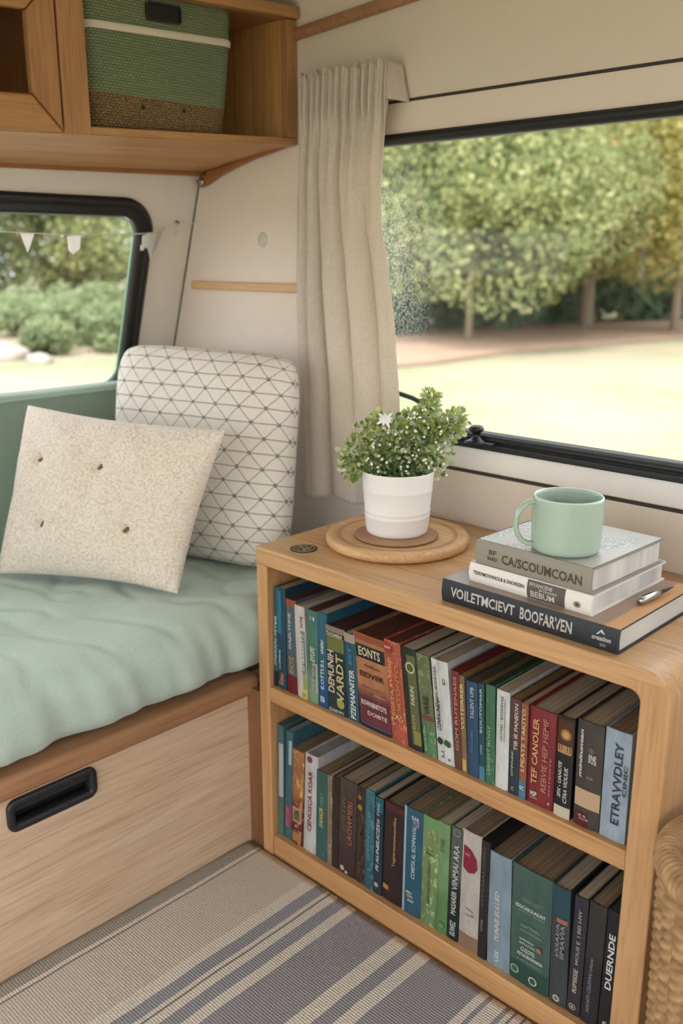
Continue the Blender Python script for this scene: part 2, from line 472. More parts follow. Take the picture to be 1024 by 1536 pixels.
def rbox(b0, b1, r, n=(8, 8, 8), disp=None):
    """rounded box with a fine surface grid and an optional displacement"""
    bm = bmesh.new(); b0 = Vector(b0); b1 = Vector(b1); cache = {}
    def mapc(t, n_):  # concentrate samples at the edges
        return t
    def V(i, j, k):
        key = (i, j, k)
        if key in cache: return cache[key]
        p = Vector((b0.x+(b1.x-b0.x)*i/n[0], b0.y+(b1.y-b0.y)*j/n[1], b0.z+(b1.z-b0.z)*k/n[2]))
        rr = Vector(r) if not isinstance(r, (int, float)) else Vector((r, r, r))
        q = Vector([min(max(p[a], b0[a]+rr[a]), b1[a]-rr[a]) for a in range(3)])
        d = p-q
        e = Vector([d[a]/rr[a] for a in range(3)])
        nrm = e.normalized() if e.length > 0 else Vector((0, 0, 1))
        p2 = Vector([q[a]+nrm[a]*rr[a] for a in range(3)])
        if disp: p2 = disp(p2, nrm)
        cache[key] = bm.verts.new(p2); return cache[key]
    nx, ny, nz = n
    for i in range(nx):
        for j in range(ny):
            for k_, in ((0,), (nz,)):
                bm.faces.new((V(i, j, k_), V(i+1, j, k_), V(i+1, j+1, k_), V(i, j+1, k_)))
    for i in range(nx):
        for k_ in range(nz):
            for j in (0, ny): bm.faces.new((V(i, j, k_), V(i+1, j, k_), V(i+1, j, k_+1), V(i, j, k_+1)))
    for j in range(ny):
        for k_ in range(nz):
            for i in (0, nx): bm.faces.new((V(i, j, k_), V(i, j+1, k_), V(i, j+1, k_+1), V(i, j, k_+1)))
    return bm

# ------------------------------------------------------------------ text as mesh
_txt = {}
def text_data(s, shear=0.0, weight=.0):
    key = (s, shear, weight)
    if key in _txt: return _txt[key]
    cu = bpy.data.curves.new('t', 'FONT'); cu.body = s; cu.resolution_u = 2; cu.shear = shear; cu.offset = weight
    ob = bpy.data.objects.new('t', cu); COL.objects.link(ob)
    dg = bpy.context.evaluated_depsgraph_get(); dg.update()
    me = bpy.data.meshes.new_from_object(ob.evaluated_get(dg))
    vs = [Vector(v.co) for v in me.vertices]; fs = [tuple(p.vertices) for p in me.polygons]
    bpy.data.objects.remove(ob); bpy.data.curves.remove(cu); bpy.data.meshes.remove(me)
    if not vs: vs = [Vector((0, 0, 0))]
    x0 = min(v.x for v in vs); x1 = max(v.x for v in vs); y0 = min(v.y for v in vs); y1 = max(v.y for v in vs)
    _txt[key] = ([((v.x-x0)/(x1-x0+1e-9), (v.y-y0)/(y1-y0+1e-9)) for v in vs], fs)
    return _txt[key]
def put_text(bm, s, f, weight=.02, shear=0.):
    """f maps normalised (u along the reading direction, v up the letters) to space"""
    vs, fs = text_data(s, shear, weight)
    L = [bm.verts.new(f(u, v)) for u, v in vs]
    for q in fs:
        try: bm.faces.new([L[i] for i in q])
        except ValueError: pass

# ------------------------------------------------------------------ camera (fitted)
R = Matrix(((.721119909, -.184865412, .667690689), (.692810275, .192419387, -.694973886), (0, .963742475, .266834108)))
cam = bpy.data.cameras.new('camera'); co = bpy.data.objects.new('camera', cam); COL.objects.link(co)
CP = Vector((1.42762057/1.35, -1.23237019/1.35, 1.0))
co.matrix_world = Matrix.Translation(CP) @ R.to_4x4()
cam.sensor_fit = 'VERTICAL'; cam.sensor_height = 36; cam.lens = 1383.3065/1536*36
cam.clip_start = .02; cam.clip_end = 500
cam.dof.use_dof = True; cam.dof.focus_distance = 1.25; cam.dof.aperture_fstop = 3.7
sc.camera = co
def ray(px, py):
    return (R @ Vector((px-512, 768-py, -1383.3065))).normalized()
def ground(px, py, z=-.45):
    d = ray(px, py); return CP+d*((z-CP.z)/d.z)

# ================================================================== SETTING
YW = .335
def xL(z): return -.68 if z < .753 else -.66+.336*(z-.813)
nL = Vector((1, 0, -.336)).normalized()
def PL(y, z, off=0.):
    return Vector((xL(z), y, z)) + (nL*off if z >= .753 else Vector((off, 0, 0)))

struct(finish('floor', B(-.9, 2.2, -1.7, .4, -.05, 0), M['floor']))
# window wall, with the opening cut out
WX0, WX1, WZ0, WZ1 = -.135, 1.62, .706, 1.192
def wf(y): return lambda p: Vector((p[0], y, p[1]))
bm = bmesh.new()
bm = holed([(-.72, 0), (2.2, 0), (2.2, 1.247), (-.535, 1.247), (-.70, .76), (-.72, .74)], rrect(WX0, WX1, WZ0, WZ1, .035), wf(YW), wf(YW+.03), bm)
struct(finish('wall_back', bm, M['wall_band']))
struct(finish('wall_upper', B(-.53, 2.2, YW, YW+.03, 1.2475, 1.56), M['wall']))
def seam_piece(name, *a):
    return struct(finish(name, B(*a), M['seam']))
seam_piece('trim_2', -.10, 2.2, YW-.0015, YW+.002, 1.2435, 1.2480)
# lower panel below the sill, smooth left hand panel beside the curtain
struct(finish('trim_3', B(-.0, 2.2, YW-.003, YW+.002, .557, .6475), M['wall'], bevel=.002))
seam_piece('trim_4', .0, 2.2, YW-.0015, YW+.002, .6470, .6530)
# white window sill profile
sp = [(YW, .653), (YW-.006, .655), (YW-.010, .668), (YW-.010, .690), (YW-.006, .697), (YW+.01, .699), (YW+.01, .653)]
struct(finish('trim_5', prism(sp, 'x', -.12, 2.2), M['sill'], smooth=False, bevel=.002))
# left wall: upright below, leaning in above, window opening
LY0, LY1, LZ0, LZ1 = -1.25, .215, .715, 1.092
def sl(z): return z
prof = []
bm = bmesh.new()
struct(finish('wall_left', B(-.73, -.68, -1.7, YW+.03, 0, .7125), M['wall_green']))
def PLs(o): return lambda p: Vector((-.66+.336*(p[1]-.813), p[0], p[1])) + nL*o
bm = holed([(-1.7, .700), (YW+.0, .700), (YW+.0, 1.56), (-1.7, 1.56)], rrect(LY0, LY1, LZ0, LZ1, .045), PLs(0), PLs(-.03), bm)
struct(finish('wall_left_upper', bm, M['wall_green']))
# ceiling with a coved edge over the window wall
cp = [(YW+.03, 1.386), (YW-.015, 1.400), (.27, 1.424), (.15, 1.440), (-1.7, 1.50), (-1.7, 1.56), (YW+.03, 1.56)]
struct(finish('ceiling', prism(cp, 'x', -.95, 2.2, f=lambda v: v+Vector((0, 0, max(0, (v.x+.24))*.062))), M['ceiling']))
bm = prism([(YW, 1.370), (YW-.010, 1.371), (YW-.014, 1.380), (YW-.010, 1.390), (YW, 1.392)], 'x', -.45, 2.1, f=lambda v: v+Vector((0, 0, (v.x+.24)*.066)))
struct(finish('trim_1', bm, M['rail_red'], bevel=.002))
# dark joint where the left wall meets the window wall
bm = bmesh.new(); tube(bm, [(xL(z)+.002, YW-.001, z) for z in [.45+.07*i for i in range(12)]], .0014, 6)
struct(finish('trim_6', bm, M['seam']))

for nm, (a, b_) in {'added_wall_front': ((-.73, 2.2), None), 'added_wall_right': (None, (-1.7, YW))}.items():  # unseen walls behind and beside the camera, added to shape the fill light
    bm = bmesh.new()
    for z0_, z1_ in ((0, .78), (1.30, 1.56)):
        if a:
            box(bm, a[0], (-.45 if z0_ == 0 else a[1]), -1.73, -1.70, z0_, z1_)
            if z0_ == 0: box(bm, 1.75, a[1], -1.73, -1.70, z0_, z1_)
        else: box(bm, 2.2, 2.23, b_[0], b_[1], z0_, z1_)
    for q in range(3):
        if a: x_ = (a[0], -.57, 1.75)[q]; box(bm, x_, x_+.12, -1.73, -1.70, .78, 1.30)
        else: y_ = b_[0]+(b_[1]-b_[0]-.12)*q/2; box(bm, 2.2, 2.23, y_, y_+.12, .78, 1.30)
    struct(finish(nm, bm, M['wall']))

# ---- left window
w1 = thing('window_1', '', ''); del w1['label']; del w1['category']; struct(w1); w1.location = (-.6, -.1, .9)
pf = [(.020, .000), (.020, .006), (.013, .011), (.006, .0095), (.004, .006), (-.002, .0055), (-.006, .010), (-.012, .009), (-.016, .003), (-.016, -.012), (.020, -.004)]
path = rrect(LY0, LY1, LZ0, LZ1, .055, 12)
# path orientation: outward offset must grow the loop
bm = ringsweep(path, [(a, h) for a, h in pf], lambda y, z, h: Vector((-.66+.336*(z-.813), y, z))+nL*h)
finish('rubber_seal', bm, M['rubber'], w1, smooth=True)
bm = bmesh.new()
def loopface(bm, pts, f0, f1):
    A = [bm.verts.new(f0(p)) for p in pts]; C_ = [bm.verts.new(f1(p)) for p in pts]
    bm.faces.new(A); bm.faces.new(C_[::-1])
    for i in range(len(A)): bm.faces.new((A[i], C_[i], C_[(i+1) % len(A)], A[(i+1) % len(A)]))
inner = rrect(LY0+.010, LY1-.010, LZ0+.010, LZ1-.010, .045, 10)
loopface(bm, inner, PLs(-.006), PLs(-.009))
finish('pane', bm, M['glass'], w1)
bm = ringsweep(rrect(LY0+.018, LY1-.018, LZ0+.018, LZ1-.018, .040, 10), [(.001, -.009), (.001, -.004), (-.0015, -.004), (-.0015, -.009)], lambda y, z, h: Vector((-.66+.336*(z-.813), y, z))+nL*h)
finish('glass_edge', bm, M['glass_green'], w1)

# ---- right window
w2 = thing('window_2', '', ''); del w2['label']; del w2['category']; struct(w2); w2.location = (0, YW, .75)
pf = [(.004, .000), (.004, -.004), (-.002, -.007), (-.007, -.006), (-.010, -.003), (-.013, .000), (-.013, .018), (.004, .018)]
bm = ringsweep(rrect(WX0, WX1, WZ0, WZ1, .035, 10), pf, lambda x, z, h: Vector((x, YW+h, z)))
finish('rubber_seal', bm, M['rubber'], w2, smooth=True)
bm = B(WX0+.01, WX1-.01, YW+.010, YW+.013, WZ0+.008, WZ1-.008)
finish('pane', bm, M['glass_dew'], w2)
# twin track bottom rail
finish('lower_track', B(-.10, 1.6, YW-.016, YW-.008, .694, .703), M['rubber'], w2, bevel=.0015)
finish('upper_track', B(-.10, 1.6, YW-.006, YW+.004, .699, .716), M['rubber'], w2, bevel=.0015)
finish('track_channel', B(-.10, 1.6, YW-.009, YW-.005, .6985, .7025), M['chrome'], w2)
# knob on its base, and the curved window stay
bm = lathe([(0, 0), (.020, 0), (.020, .003), (.012, .006), (.0075, .009), (.006, .013), (.0075, .018), (.012, .021), (.0125, .0255), (.009, .029), (0, .030)], (.180, YW-.014, .7035), 28)
finish('catch_knob', bm, M['rubber'], w2, smooth=True)
bm = bmesh.new(); box(bm, .165, .215, YW-.022, YW-.006, .7025, .7070)
finish('catch_base', bm, M['black'], w2, bevel=.002)
bm = bmesh.new()
stay = [(-.10, .772), (-.03, .771), (.01, .768), (.04, .763), (.065, .755), (.09, .742), (.115, .724), (.135, .712), (.16, .706)]
tube(bm, [(x, YW-.010, z) for x, z in stay], .0042, 10)
finish('stay_arm', bm, M['rubber'], w2, smooth=True)

# pale wood strip on the window wall
bm = prism(rrect(-.576, -.17, .934, .950, .006, 5), 'y', YW-.012, YW)
tag(finish('wall_rail', bm, M['rail_pale'], bevel=.002, origin=(-.4, YW, .942)), 'pale wooden rail fixed across the cream wall left of the curtain', 'rail')
# faint plug in the wall
bm = bmesh.new(); lathe([(0, 0), (.014, 0), (.013, .0012), (0, .0014)], (0, 0, 0), 24, bm)
bmesh.ops.rotate(bm, verts=bm.verts, cent=(0, 0, 0), matrix=Matrix.Rotation(PI/2, 3, 'X')); bmesh.ops.translate(bm, verts=bm.verts, vec=(-.355, YW+.0, 1.032))
tag(finish('wall_plug', bm, plain('wall_plug_grey', rgb(206, 202, 188), .5, .4), smooth=True, origin=(-.355, YW, 1.032)), 'round faint grey cover cap on the cream wall above the wooden rail', 'cap')

# ================================================================== RUG
bm = bmesh.new(); nx, ny = 90, 110
gv = {}
for side in (0, 1):
    for i in range(nx+1):
        for j in range(ny+1):
            y = -1.35+(1.346)*j/ny; t = i/nx
            xl = -.041+.002*math.sin(y*9)+.0015*math.sin(y*23+1)-.004
            x = xl+(.83-xl)*t
            z = .0045+.0012*noise.noise(Vector((x*6, y*6, 0))) if side else .0003
            gv[side, i, j] = bm.verts.new((x, y, z))
for i in range(nx):
    for j in range(ny):
        for sd in (0, 1): bm.faces.new((gv[sd, i, j], gv[sd, i+1, j], gv[sd, i+1, j+1], gv[sd, i, j+1]))
for i in range(nx):
    for j in (0, ny): bm.faces.new((gv[0, i, j], gv[0, i+1, j], gv[1, i+1, j], gv[1, i, j]))
for j in range(ny):
    for i in (0, nx): bm.faces.new((gv[0, i, j], gv[0, i, j+1], gv[1, i, j+1], gv[1, i, j]))
tag(finish('striped_rug', bm, M['rug'], smooth=True), 'flat woven rug with grey and cream stripes on the floor', 'rug')

# ================================================================== BENCH
bench = thing('bench', 'pale oak bench base with a black recessed pull under the mint cushion', 'bench', (-.35, -.5, 0))
hy0, hy1, hz0, hz1 = -.431, -.291, .229, .279
bm = holed([(-1.45, 0.0), (.02, 0.0), (.02, .290), (-1.45, .290)], rrect(hy0+.006, hy1-.006, hz0+.006, hz1-.006, .010), lambda p: Vector((-.045, p[0], p[1])), lambda p: Vector((-.063, p[0], p[1])))
dp = finish('drawer_front', bm, M['oak_panel'], bench)
# handle: rounded frame and hollow tray
outl = rrect(hy0, hy1, hz0, hz1, .014, 8)
prf = [(0, 0), (0, .004), (-.003, .0065), (-.009, .0065), (-.012, .003), (-.0125, -.016), (-.006, -.016), (-.006, 0)]
hd = finish('pull_handle', ringsweep(outl, prf, lambda y, z, h: Vector((-.045+h, y, z))), M['black'], dp, smooth=True, origin=(-.045, -.36, .254))
bm = B(-.066, -.0605, hy0+.010, hy1-.010, hz0+.010, hz1-.010)
finish('pull_recess', bm, M['darkcav'], dp)
bm = B(-.0605, -.045, hy0+.012, hy1-.012, hz1-.022, hz1-.011)
finish('finger_lip', bm, M['black'], dp, bevel=.002)
# rounded red brown rail over the drawer
rp = [(-.10, .284), (-.041, .284), (-.036, .287), (-.034, .292), (-.034, .308), (-.037, .314), (-.045, .3185), (-.10, .3185)]
bm = prism([(x, z) for x, z in rp], 'y', -1.45, .02)
finish('front_rail', bm, M['rail_red'], bench, bevel=.0015)
finish('side_post', B(-.046, -.0125, .004, .05, .001, .300), M['post_brown'], bench, bevel=.0015)
finish('seat_board', B(-.66, -.10, -1.45, YW-.003, .290, .312), M['oak_panel'], bench)
finish('rear_support', B(-.675, -.655, -1.45, YW-.003, .002, .30), M['oak_panel'], bench)

# seat cushion
def cush(p, n):
    y = p.y; q = Vector(p)
    t = (p.z-.325)/.12
    if n.x > .3:   # draped front with hanging folds
        fold = noise.noise(Vector((y*13, p.z*3, 3)))*.012+noise.noise(Vector((y*34+p.z*9, p.z*4, 8)))*.014
        q.x += fold*(.35+.65*(1-min(1, max(0, t))))*n.x + .006*math.sin(min(1, max(0, t))*PI)
    if n.z > .3:
        q.z += n.z*(.009*noise.noise(Vector((p.x*5, y*5, 1))) + .0045*noise.noise(Vector((p.x*13+y*5, y*9, 5))))
        r = abs(noise.noise(Vector((p.x*8+y*4, y*9-p.x*5, 11))))
        q.z -= .006*max(0, 1-r*9)*n.z
        # quilted dimples
        for cx, cy in ((-.33, -.33), (-.33, -.72), (-.33, .03)):
            d2 = ((p.x-cx)**2+(y-cy)**2)
            q.z -= .012*math.exp(-d2/.0016)*n.z
            ang = math.atan2(y-cy, p.x-cx)
            q.z += .0030*math.sin(ang*7+cx*9)*math.exp(-d2/.018)*n.z*(1-math.exp(-d2/.0006))
    if t < .15 and n.x > 0: q.z += .004*noise.noise(Vector((y*14, 0, 2)))+.002
    if q.z < .3195: q.z = .3195
    return q
bm = rbox((-.655, -1.40, .3195), (-.030, YW-.015, .452), (.055, .05, .050), (60, 200, 14), cush)
tag(finish('seat_cushion', bm, M['mint'], smooth=True, origin=(-.35, -.5, .32)), 'pale mint linen seat cushion lying on the oak bench', 'cushion')

# backrest cushion with piping line
bp = []
def bkf(v): return v
def backd(p, n):
    q = Vector(p)
    # lean and bulge of the front
    u = (p.z-.44)/.3
    if n.x > .2: q.x += .010*math.sin(max(0, min(1, u))*PI)*n.x
    q.x -= .028*u
    q.z += .0025*noise.noise(Vector((p.y*6, p.x*6, 2)))
    return q
bm = rbox((-.672, -1.40, .440), (-.590, YW-.02, .742), (.022, .03, .022), (10, 120, 24), backd)
for v in bm.verts:
    m = xL(v.co.z)+.004
    if v.co.x < m: v.co.x = m
bk = finish('backrest_cushion', bm, M['backgreen'], smooth=True, origin=(-.63, -.5, .44))
tag(bk, 'sage green upholstered backrest standing below the left window', 'backrest')
bm = bmesh.new(); tube(bm, [(-.6165, -1.36+i*.05, .7335) for i in range(34)], .0028, 8)
finish('piping', bm, plain('pale_piping', rgb(160, 186, 162), .8, .2), bk, smooth=True)

# ================================================================== PILLOWS
def pillow(name, cr, T, pw, mat, pinch, label, uvs=None, tuft=None, nu=90, nv=80, edge=None, origin=None, wr=.004, seed=0, crn=.08):
    TL, TR, BR_, BL_ = [Vector(c) for c in cr]
    nrm = (TR-TL).cross(BL_-TL).normalized()
    if nrm.dot(CP-TL) < 0: nrm = -nrm
    bm = bmesh.new(); uvl = bm.loops.layers.uv.new('UVMap')
    W = ((TR-TL).length+(BR_-BL_).length)/2; H = ((TL-BL_).length+(TR-BR_).length)/2
    def P(u, v, side):
        ub = u*(1-pinch*(1-v*v)); vb = v*(1-pinch*(1-u*u))
        a = (ub+1)/2; b = (vb+1)/2
        p = TL*(1-a)*b+TR*a*b+BR_*a*(1-b)+BL_*(1-a)*(1-b)
        t = T*(max(0, 1-abs(u)**pw)**.5)*(max(0, 1-abs(v)**pw)**.5)
        t += wr*noise.noise(Vector((u*2.2, v*2.2, seed+side)))*(1-max(abs(u), abs(v))**4)
        t += wr*.5*noise.noise(Vector((u*6, v*6, seed+3+side)))*(1-max(abs(u), abs(v))**4)
        if tuft and side > 0:
            for tu, tv in tuft:
                d = ((u-tu)*W/2)**2+((v-tv)*H/2)**2
                t -= .011*math.exp(-d/.0001)+.004*math.exp(-d/.0012)
        p = p+nrm*(t*side)
        cn = (abs(u*v))**5*crn
        ctr = (TL+TR+BR_+BL_)/4
        p = p+(ctr-p)*cn
        if edge: p = edge(p, u, v)
        return p
    G = {}
    def ce(i, n): # denser near the edges
        x = -1+2*i/n; return math.sin(x*PI/2)*.6+x*.4
    for sd in (1, -1):
        for i in range(nu+1):
            for j in range(nv+1):
                if sd < 0 and (i in (0, nu) or j in (0, nv)): G[sd, i, j] = G[1, i, j]; continue
                G[sd, i, j] = bm.verts.new(P(ce(i, nu), ce(j, nv), sd))
    # cloth lengths along the middle row and column, so the print wraps without stretching
    ua = [0.]; va = [0.]
    for i in range(nu): ua.append(ua[-1]+(P(ce(i+1, nu), 0, 1)-P(ce(i, nu), 0, 1)).length)
    for j in range(nv): va.append(va[-1]+(P(0, ce(j+1, nv), 1)-P(0, ce(j, nv), 1)).length)
    for sd in (1, -1):
        for i in range(nu):
            for j in range(nv):
                f = bm.faces.new((G[sd, i, j], G[sd, i+1, j], G[sd, i+1, j+1], G[sd, i, j+1]))
                for lp, (a, b) in zip(f.loops, ((i, j), (i+1, j), (i+1, j+1), (i, j+1))):
                    lp[uvl].uv = (ua[a], va[b])
    o = finish(name, bm, mat, smooth=True, origin=origin)
    tag(o, label, 'pillow')
    return o, P
# tall lattice pillow in the corner
o, P = pillow('lattice_pillow', ((-.534, .122, .838), (-.126, .214, .836), (-.098, .146, .452), (-.475, .040, .450)), .060, 5, M['lattice'], .012,
       'large square off-white pillow with dark stitched lattice against the window wall', origin=(-.3, .13, .45), wr=.006)
# knitted pillow
tf = [(-.62, .36), (.08, .36), (-.42, -.42), (.50, -.36)]
def drop(p, u, v):
    # the lower right corner hangs out under a fold
    if u > .55 and v < -.55: p = p+Vector((.006, -.004, -.002))*((u-.55)*(-v-.55)*5)
    return p
o, P = pillow('knitted_pillow', ((-.512, -.105, .742), (-.108, .030, .728), (-.136, -.062, .462), (-.452, -.222, .458)), .064, 2.5, M['knit'], .070,
       'cream chunky knit pillow with four small tufts leaning in front', tuft=tf, origin=(-.3, -.1, .45), edge=drop, seed=5, wr=.011, nu=120, nv=90, crn=.015)
mt = plain('brown_tuft', rgb(128, 98, 60), .8, .2)
for u, v in tf:
    c = P(u, v, 1); bm = bmesh.new()
    for q in range(4):
        a = random.uniform(-.5, .5)+PI/4
        d = Vector((math.cos(a)*.721, math.cos(a)*.693, math.sin(a)))*.007
        e = Vector((0, 0, 1))*random.uniform(-.003, .003)
        tube(bm, [c-d+e+Vector((.001, -.001, 0)), c+e+Vector((.005, -.005, .002)), c+d+e+Vector((.001, -.001, 0))], .0012, 6)
    t_ = finish('tuft', bm, mt, o, smooth=True)

# ================================================================== CURTAIN
def curve(tab, z):
    for (a, va), (b, vb) in zip(tab, tab[1:]):
        if a >= z >= b: 
            t = (a-z)/(a-b); t = t*t*(3-2*t)*.5+t*.5
            return va+(vb-va)*t
    return tab[0][1] if z > tab[0][0] else tab[-1][1]
XL_ = [(1.31, -.206), (1.10, -.213), (.92, -.211), (.75, -.203), (.56, -.196)]
XR_ = [(1.31, -.001), (1.25, -.004), (1.13, -.014), (1.05, -.008), (.98, .010), (.875, .025), (.76, .036), (.57, .045)]
bm = bmesh.new(); NS, NZ = 320, 110
G = {}
for i in range(NS+1):
    for j in range(NZ+1):
        s_ = i/NS; t = j/NZ
        zt = 1.302+.004*math.sin(s_*41)+.003*math.sin(s_*97)
        zb = .566-.004*math.sin(s_*2*PI*2.3)+.006*(1-s_)*-1
        z = zt+(zb-zt)*t
        head = max(0, min(1, (z-1.20)/.05)); head = head*head*(3-2*head)
        low = 1-head
        dep = min(1, (1.25-z)/.3) if z < 1.25 else 0; dep = max(0, dep)
        # uneven folds: rounded ridges towards the room with sharp valleys between
        dn = max(0, min(1, (1.1-z)/.5))
        cus = [-.04, .13+.0*dn, .27-.015*dn, .52+.05*dn, .80+.03*dn, 1.06]
        amp = [.026, .034, .036, .034-.008*dn, .030]
        for q_ in range(5):
            if cus[q_] <= s_ < cus[q_+1]:
                f_ = (s_-cus[q_])/(cus[q_+1]-cus[q_])
                big = -amp[q_]*math.sin(PI*f_)**.75; lean_ = math.sin(2*PI*f_)*.006; break
        if dn > 0:   # lower down the first two folds merge, and the last two
            m1 = -.046*math.sin(PI*min(1, max(0, (s_+.04)/(cus[2]+.04))))**.7 if s_ < cus[2] else None
            m2 = -.028*math.sin(PI*min(1, max(0, (s_-cus[2])/(1.06-cus[2]))))**.6 if s_ >= cus[2] else None
            tg = m1 if m1 is not None else m2
            big = big*(1-dn*.75)+tg*dn*.75
        gather = .0050*math.sin(2*PI*15*s_+2.2*math.sin(s_*11))+.003*math.sin(2*PI*27*s_)
        mid = .005*math.sin(2*PI*8.2*s_+1)*math.exp(-((z-1.16)/.08)**2)
        y = .312+big*dep+(1-dep)*-.016+gather*(head+.3*math.exp(-((z-1.2)/.05)**2))+mid+.0015*noise.noise(Vector((s_*9, z*7, 0)))
        x = curve(XL_, z)*(1-s_)+curve(XR_, z)*s_-lean_*dep*math.sin(PI*s_)
        G[i, j] = bm.verts.new((x, y, z))
for i in range(NS):
    for j in range(NZ): bm.faces.new((G[i, j], G[i+1, j], G[i+1, j+1], G[i, j+1]))
cu = finish('curtain', bm, M['curtain'], smooth=True, origin=(-.1, .30, 1.3))
tag(cu, 'gathered oatmeal linen curtain hanging at the left edge of the large window', 'curtain')
m = cu.modifiers.new('s', 'SOLIDIFY'); m.thickness = .0022; m.offset = 0
# returned flap of the heading, at the right edge
bm = bmesh.new(); G = {}
for i in range(9):
    for j in range(11):
        a = i/8; b = j/10
        G[i, j] = bm.verts.new((-.006+.020*a*(.35+.65*b)+.002*b, .294+.036*a+.001*math.sin(b*9), 1.304-.058*b-.004*a))
for i in range(8):
    for j in range(10): bm.faces.new((G[i, j], G[i+1, j], G[i+1, j+1], G[i, j+1]))
fl = finish('heading_return', bm, M['curtain'], cu, smooth=True)
m = fl.modifiers.new('s', 'SOLIDIFY'); m.thickness = .0025
bm = bmesh.new(); tube(bm, [(-.2, .318, 1.285), (-.01, .318, 1.285)], .005, 8)
box(bm, -.19, -.18, .318, YW, 1.28, 1.29); box(bm, -.03, -.02, .318, YW, 1.28, 1.29)
finish('curtain_track', bm, M['sill'], cu)

# ================================================================== BOOKSHELF
SX0, SX1, TOP = -.0095, .682, .557
DY = YW-.004
sh = thing('bookshelf', 'honey coloured wooden bookcase with two rows of books under the window', 'bookcase', (.336, .16, 0))
def arc(cx, cz, r, a0, a1, n=10): return [(cx+r*math.cos(a0+(a1-a0)*i/n), cz+r*math.sin(a0+(a1-a0)*i/n)) for i in range(n+1)]
pr = [(SX0, .528), (SX0, TOP)]+arc(SX1-.036, TOP-.036, .036, PI/2, 0, 12)+[(SX1, .490), (.6455, .490)]+arc(.6455-.014, .528-.014, .014, 0, PI/2, 6)
def weight_bevel(o, skip_z):
    me = o.data; at = me.attributes.new('bevel_weight_edge', 'FLOAT', 'EDGE')
    for e in me.edges:
        a_, b_ = [me.vertices[i].co.z for i in e.vertices]
        jn = abs(a_-skip_z) < .001 and abs(b_-skip_z) < .001
        at.data[e.index].value = 0. if jn else 1.
        if jn: e.use_edge_sharp = True
    md = o.modifiers['bevel']; md.limit_method = 'WEIGHT'
tp_ = finish('top_panel', prism([p for p in pr], 'y', 0, DY), M['honey_top'], sh, bevel=.003, seg=3)
# only the long front outline is eased
me = tp_.data; at = me.attributes.new('bevel_weight_edge', 'FLOAT', 'EDGE')
for e in me.edges:
    a_, b_ = [me.vertices[i].co for i in e.vertices]
    at.data[e.index].value = 1. if (a_.y < -.159 and b_.y < -.159 and not (abs(a_.z-.49) < .001 and abs(b_.z-.49) < .001)) else 0.
tp_.modifiers['bevel'].limit_method = 'WEIGHT'
for e in me.edges:
    a_, b_ = [me.vertices[i].co for i in e.vertices]
    if (abs(a_.z-.49) < .001 and abs(b_.z-.49) < .001) or abs(a_.x+.3455) < .001 or (a_.y > .1 and b_.y > .1): e.use_edge_sharp = True
finish('side_panel', B(SX0, .0150, .001, DY, .0, .5278), M['honey_z'], sh, bevel=.002)
sp2 = finish('side_panel', B(.6455, SX1, 0, DY, .0, .4900), M['honey_side'], sh, bevel=.003, seg=3); weight_bevel(sp2, .49)
finish('shelf_board', B(.0151, .6454, .002, DY-.008, .2935, .3205), M['honey_x'], sh, bevel=.002)
finish('bottom_board', B(.0151, .6454, .003, DY-.008, .0, .0385), M['honey_x'], sh, bevel=.002)
finish('back_panel', B(.0151, .6454, DY-.0078, DY, .0, .5275), M['honey_back'], sh)
# round badge let into the top
bd = thing('top_badge', 'round black and gold badge set in the bookcase top near the corner', 'badge', (.057, .043, TOP))
finish('badge_plate', lathe([(0, 0), (.0215, 0), (.0215, .0012), (0, .0012)], (.057, .043, TOP), 40), M['black'], bd)
gold = plain('dull_gold', rgb(178, 158, 108), .4, .5, metal=.4)
bm = lathe([(.0165, .0012), (.0178, .0012), (.0178, .0017), (.0165, .0017)], (.057, .043, TOP), 40, close=True)
finish('badge_ring', bm, gold, bd)
bm = bmesh.new()
for k_ in range(7):
    a = k_*.9+.3; r1_ = .004+.003*(k_ % 3)
    c = Vector((.057, .043, TOP+.0014)); d = Vector((math.cos(a), math.sin(a), 0))
    tube(bm, [c+d*r1_, c+d*(.008+.0025*(k_ % 2))+d.cross(Vector((0, 0, 1)))*.003, c+d*.0135], .0007, 5)
put_text(bm, 'W6B', lambda u, v: Vector((.048+.018*u, .0395+.007*v, TOP+.0016)))
finish('badge_mark', bm, gold, bd)

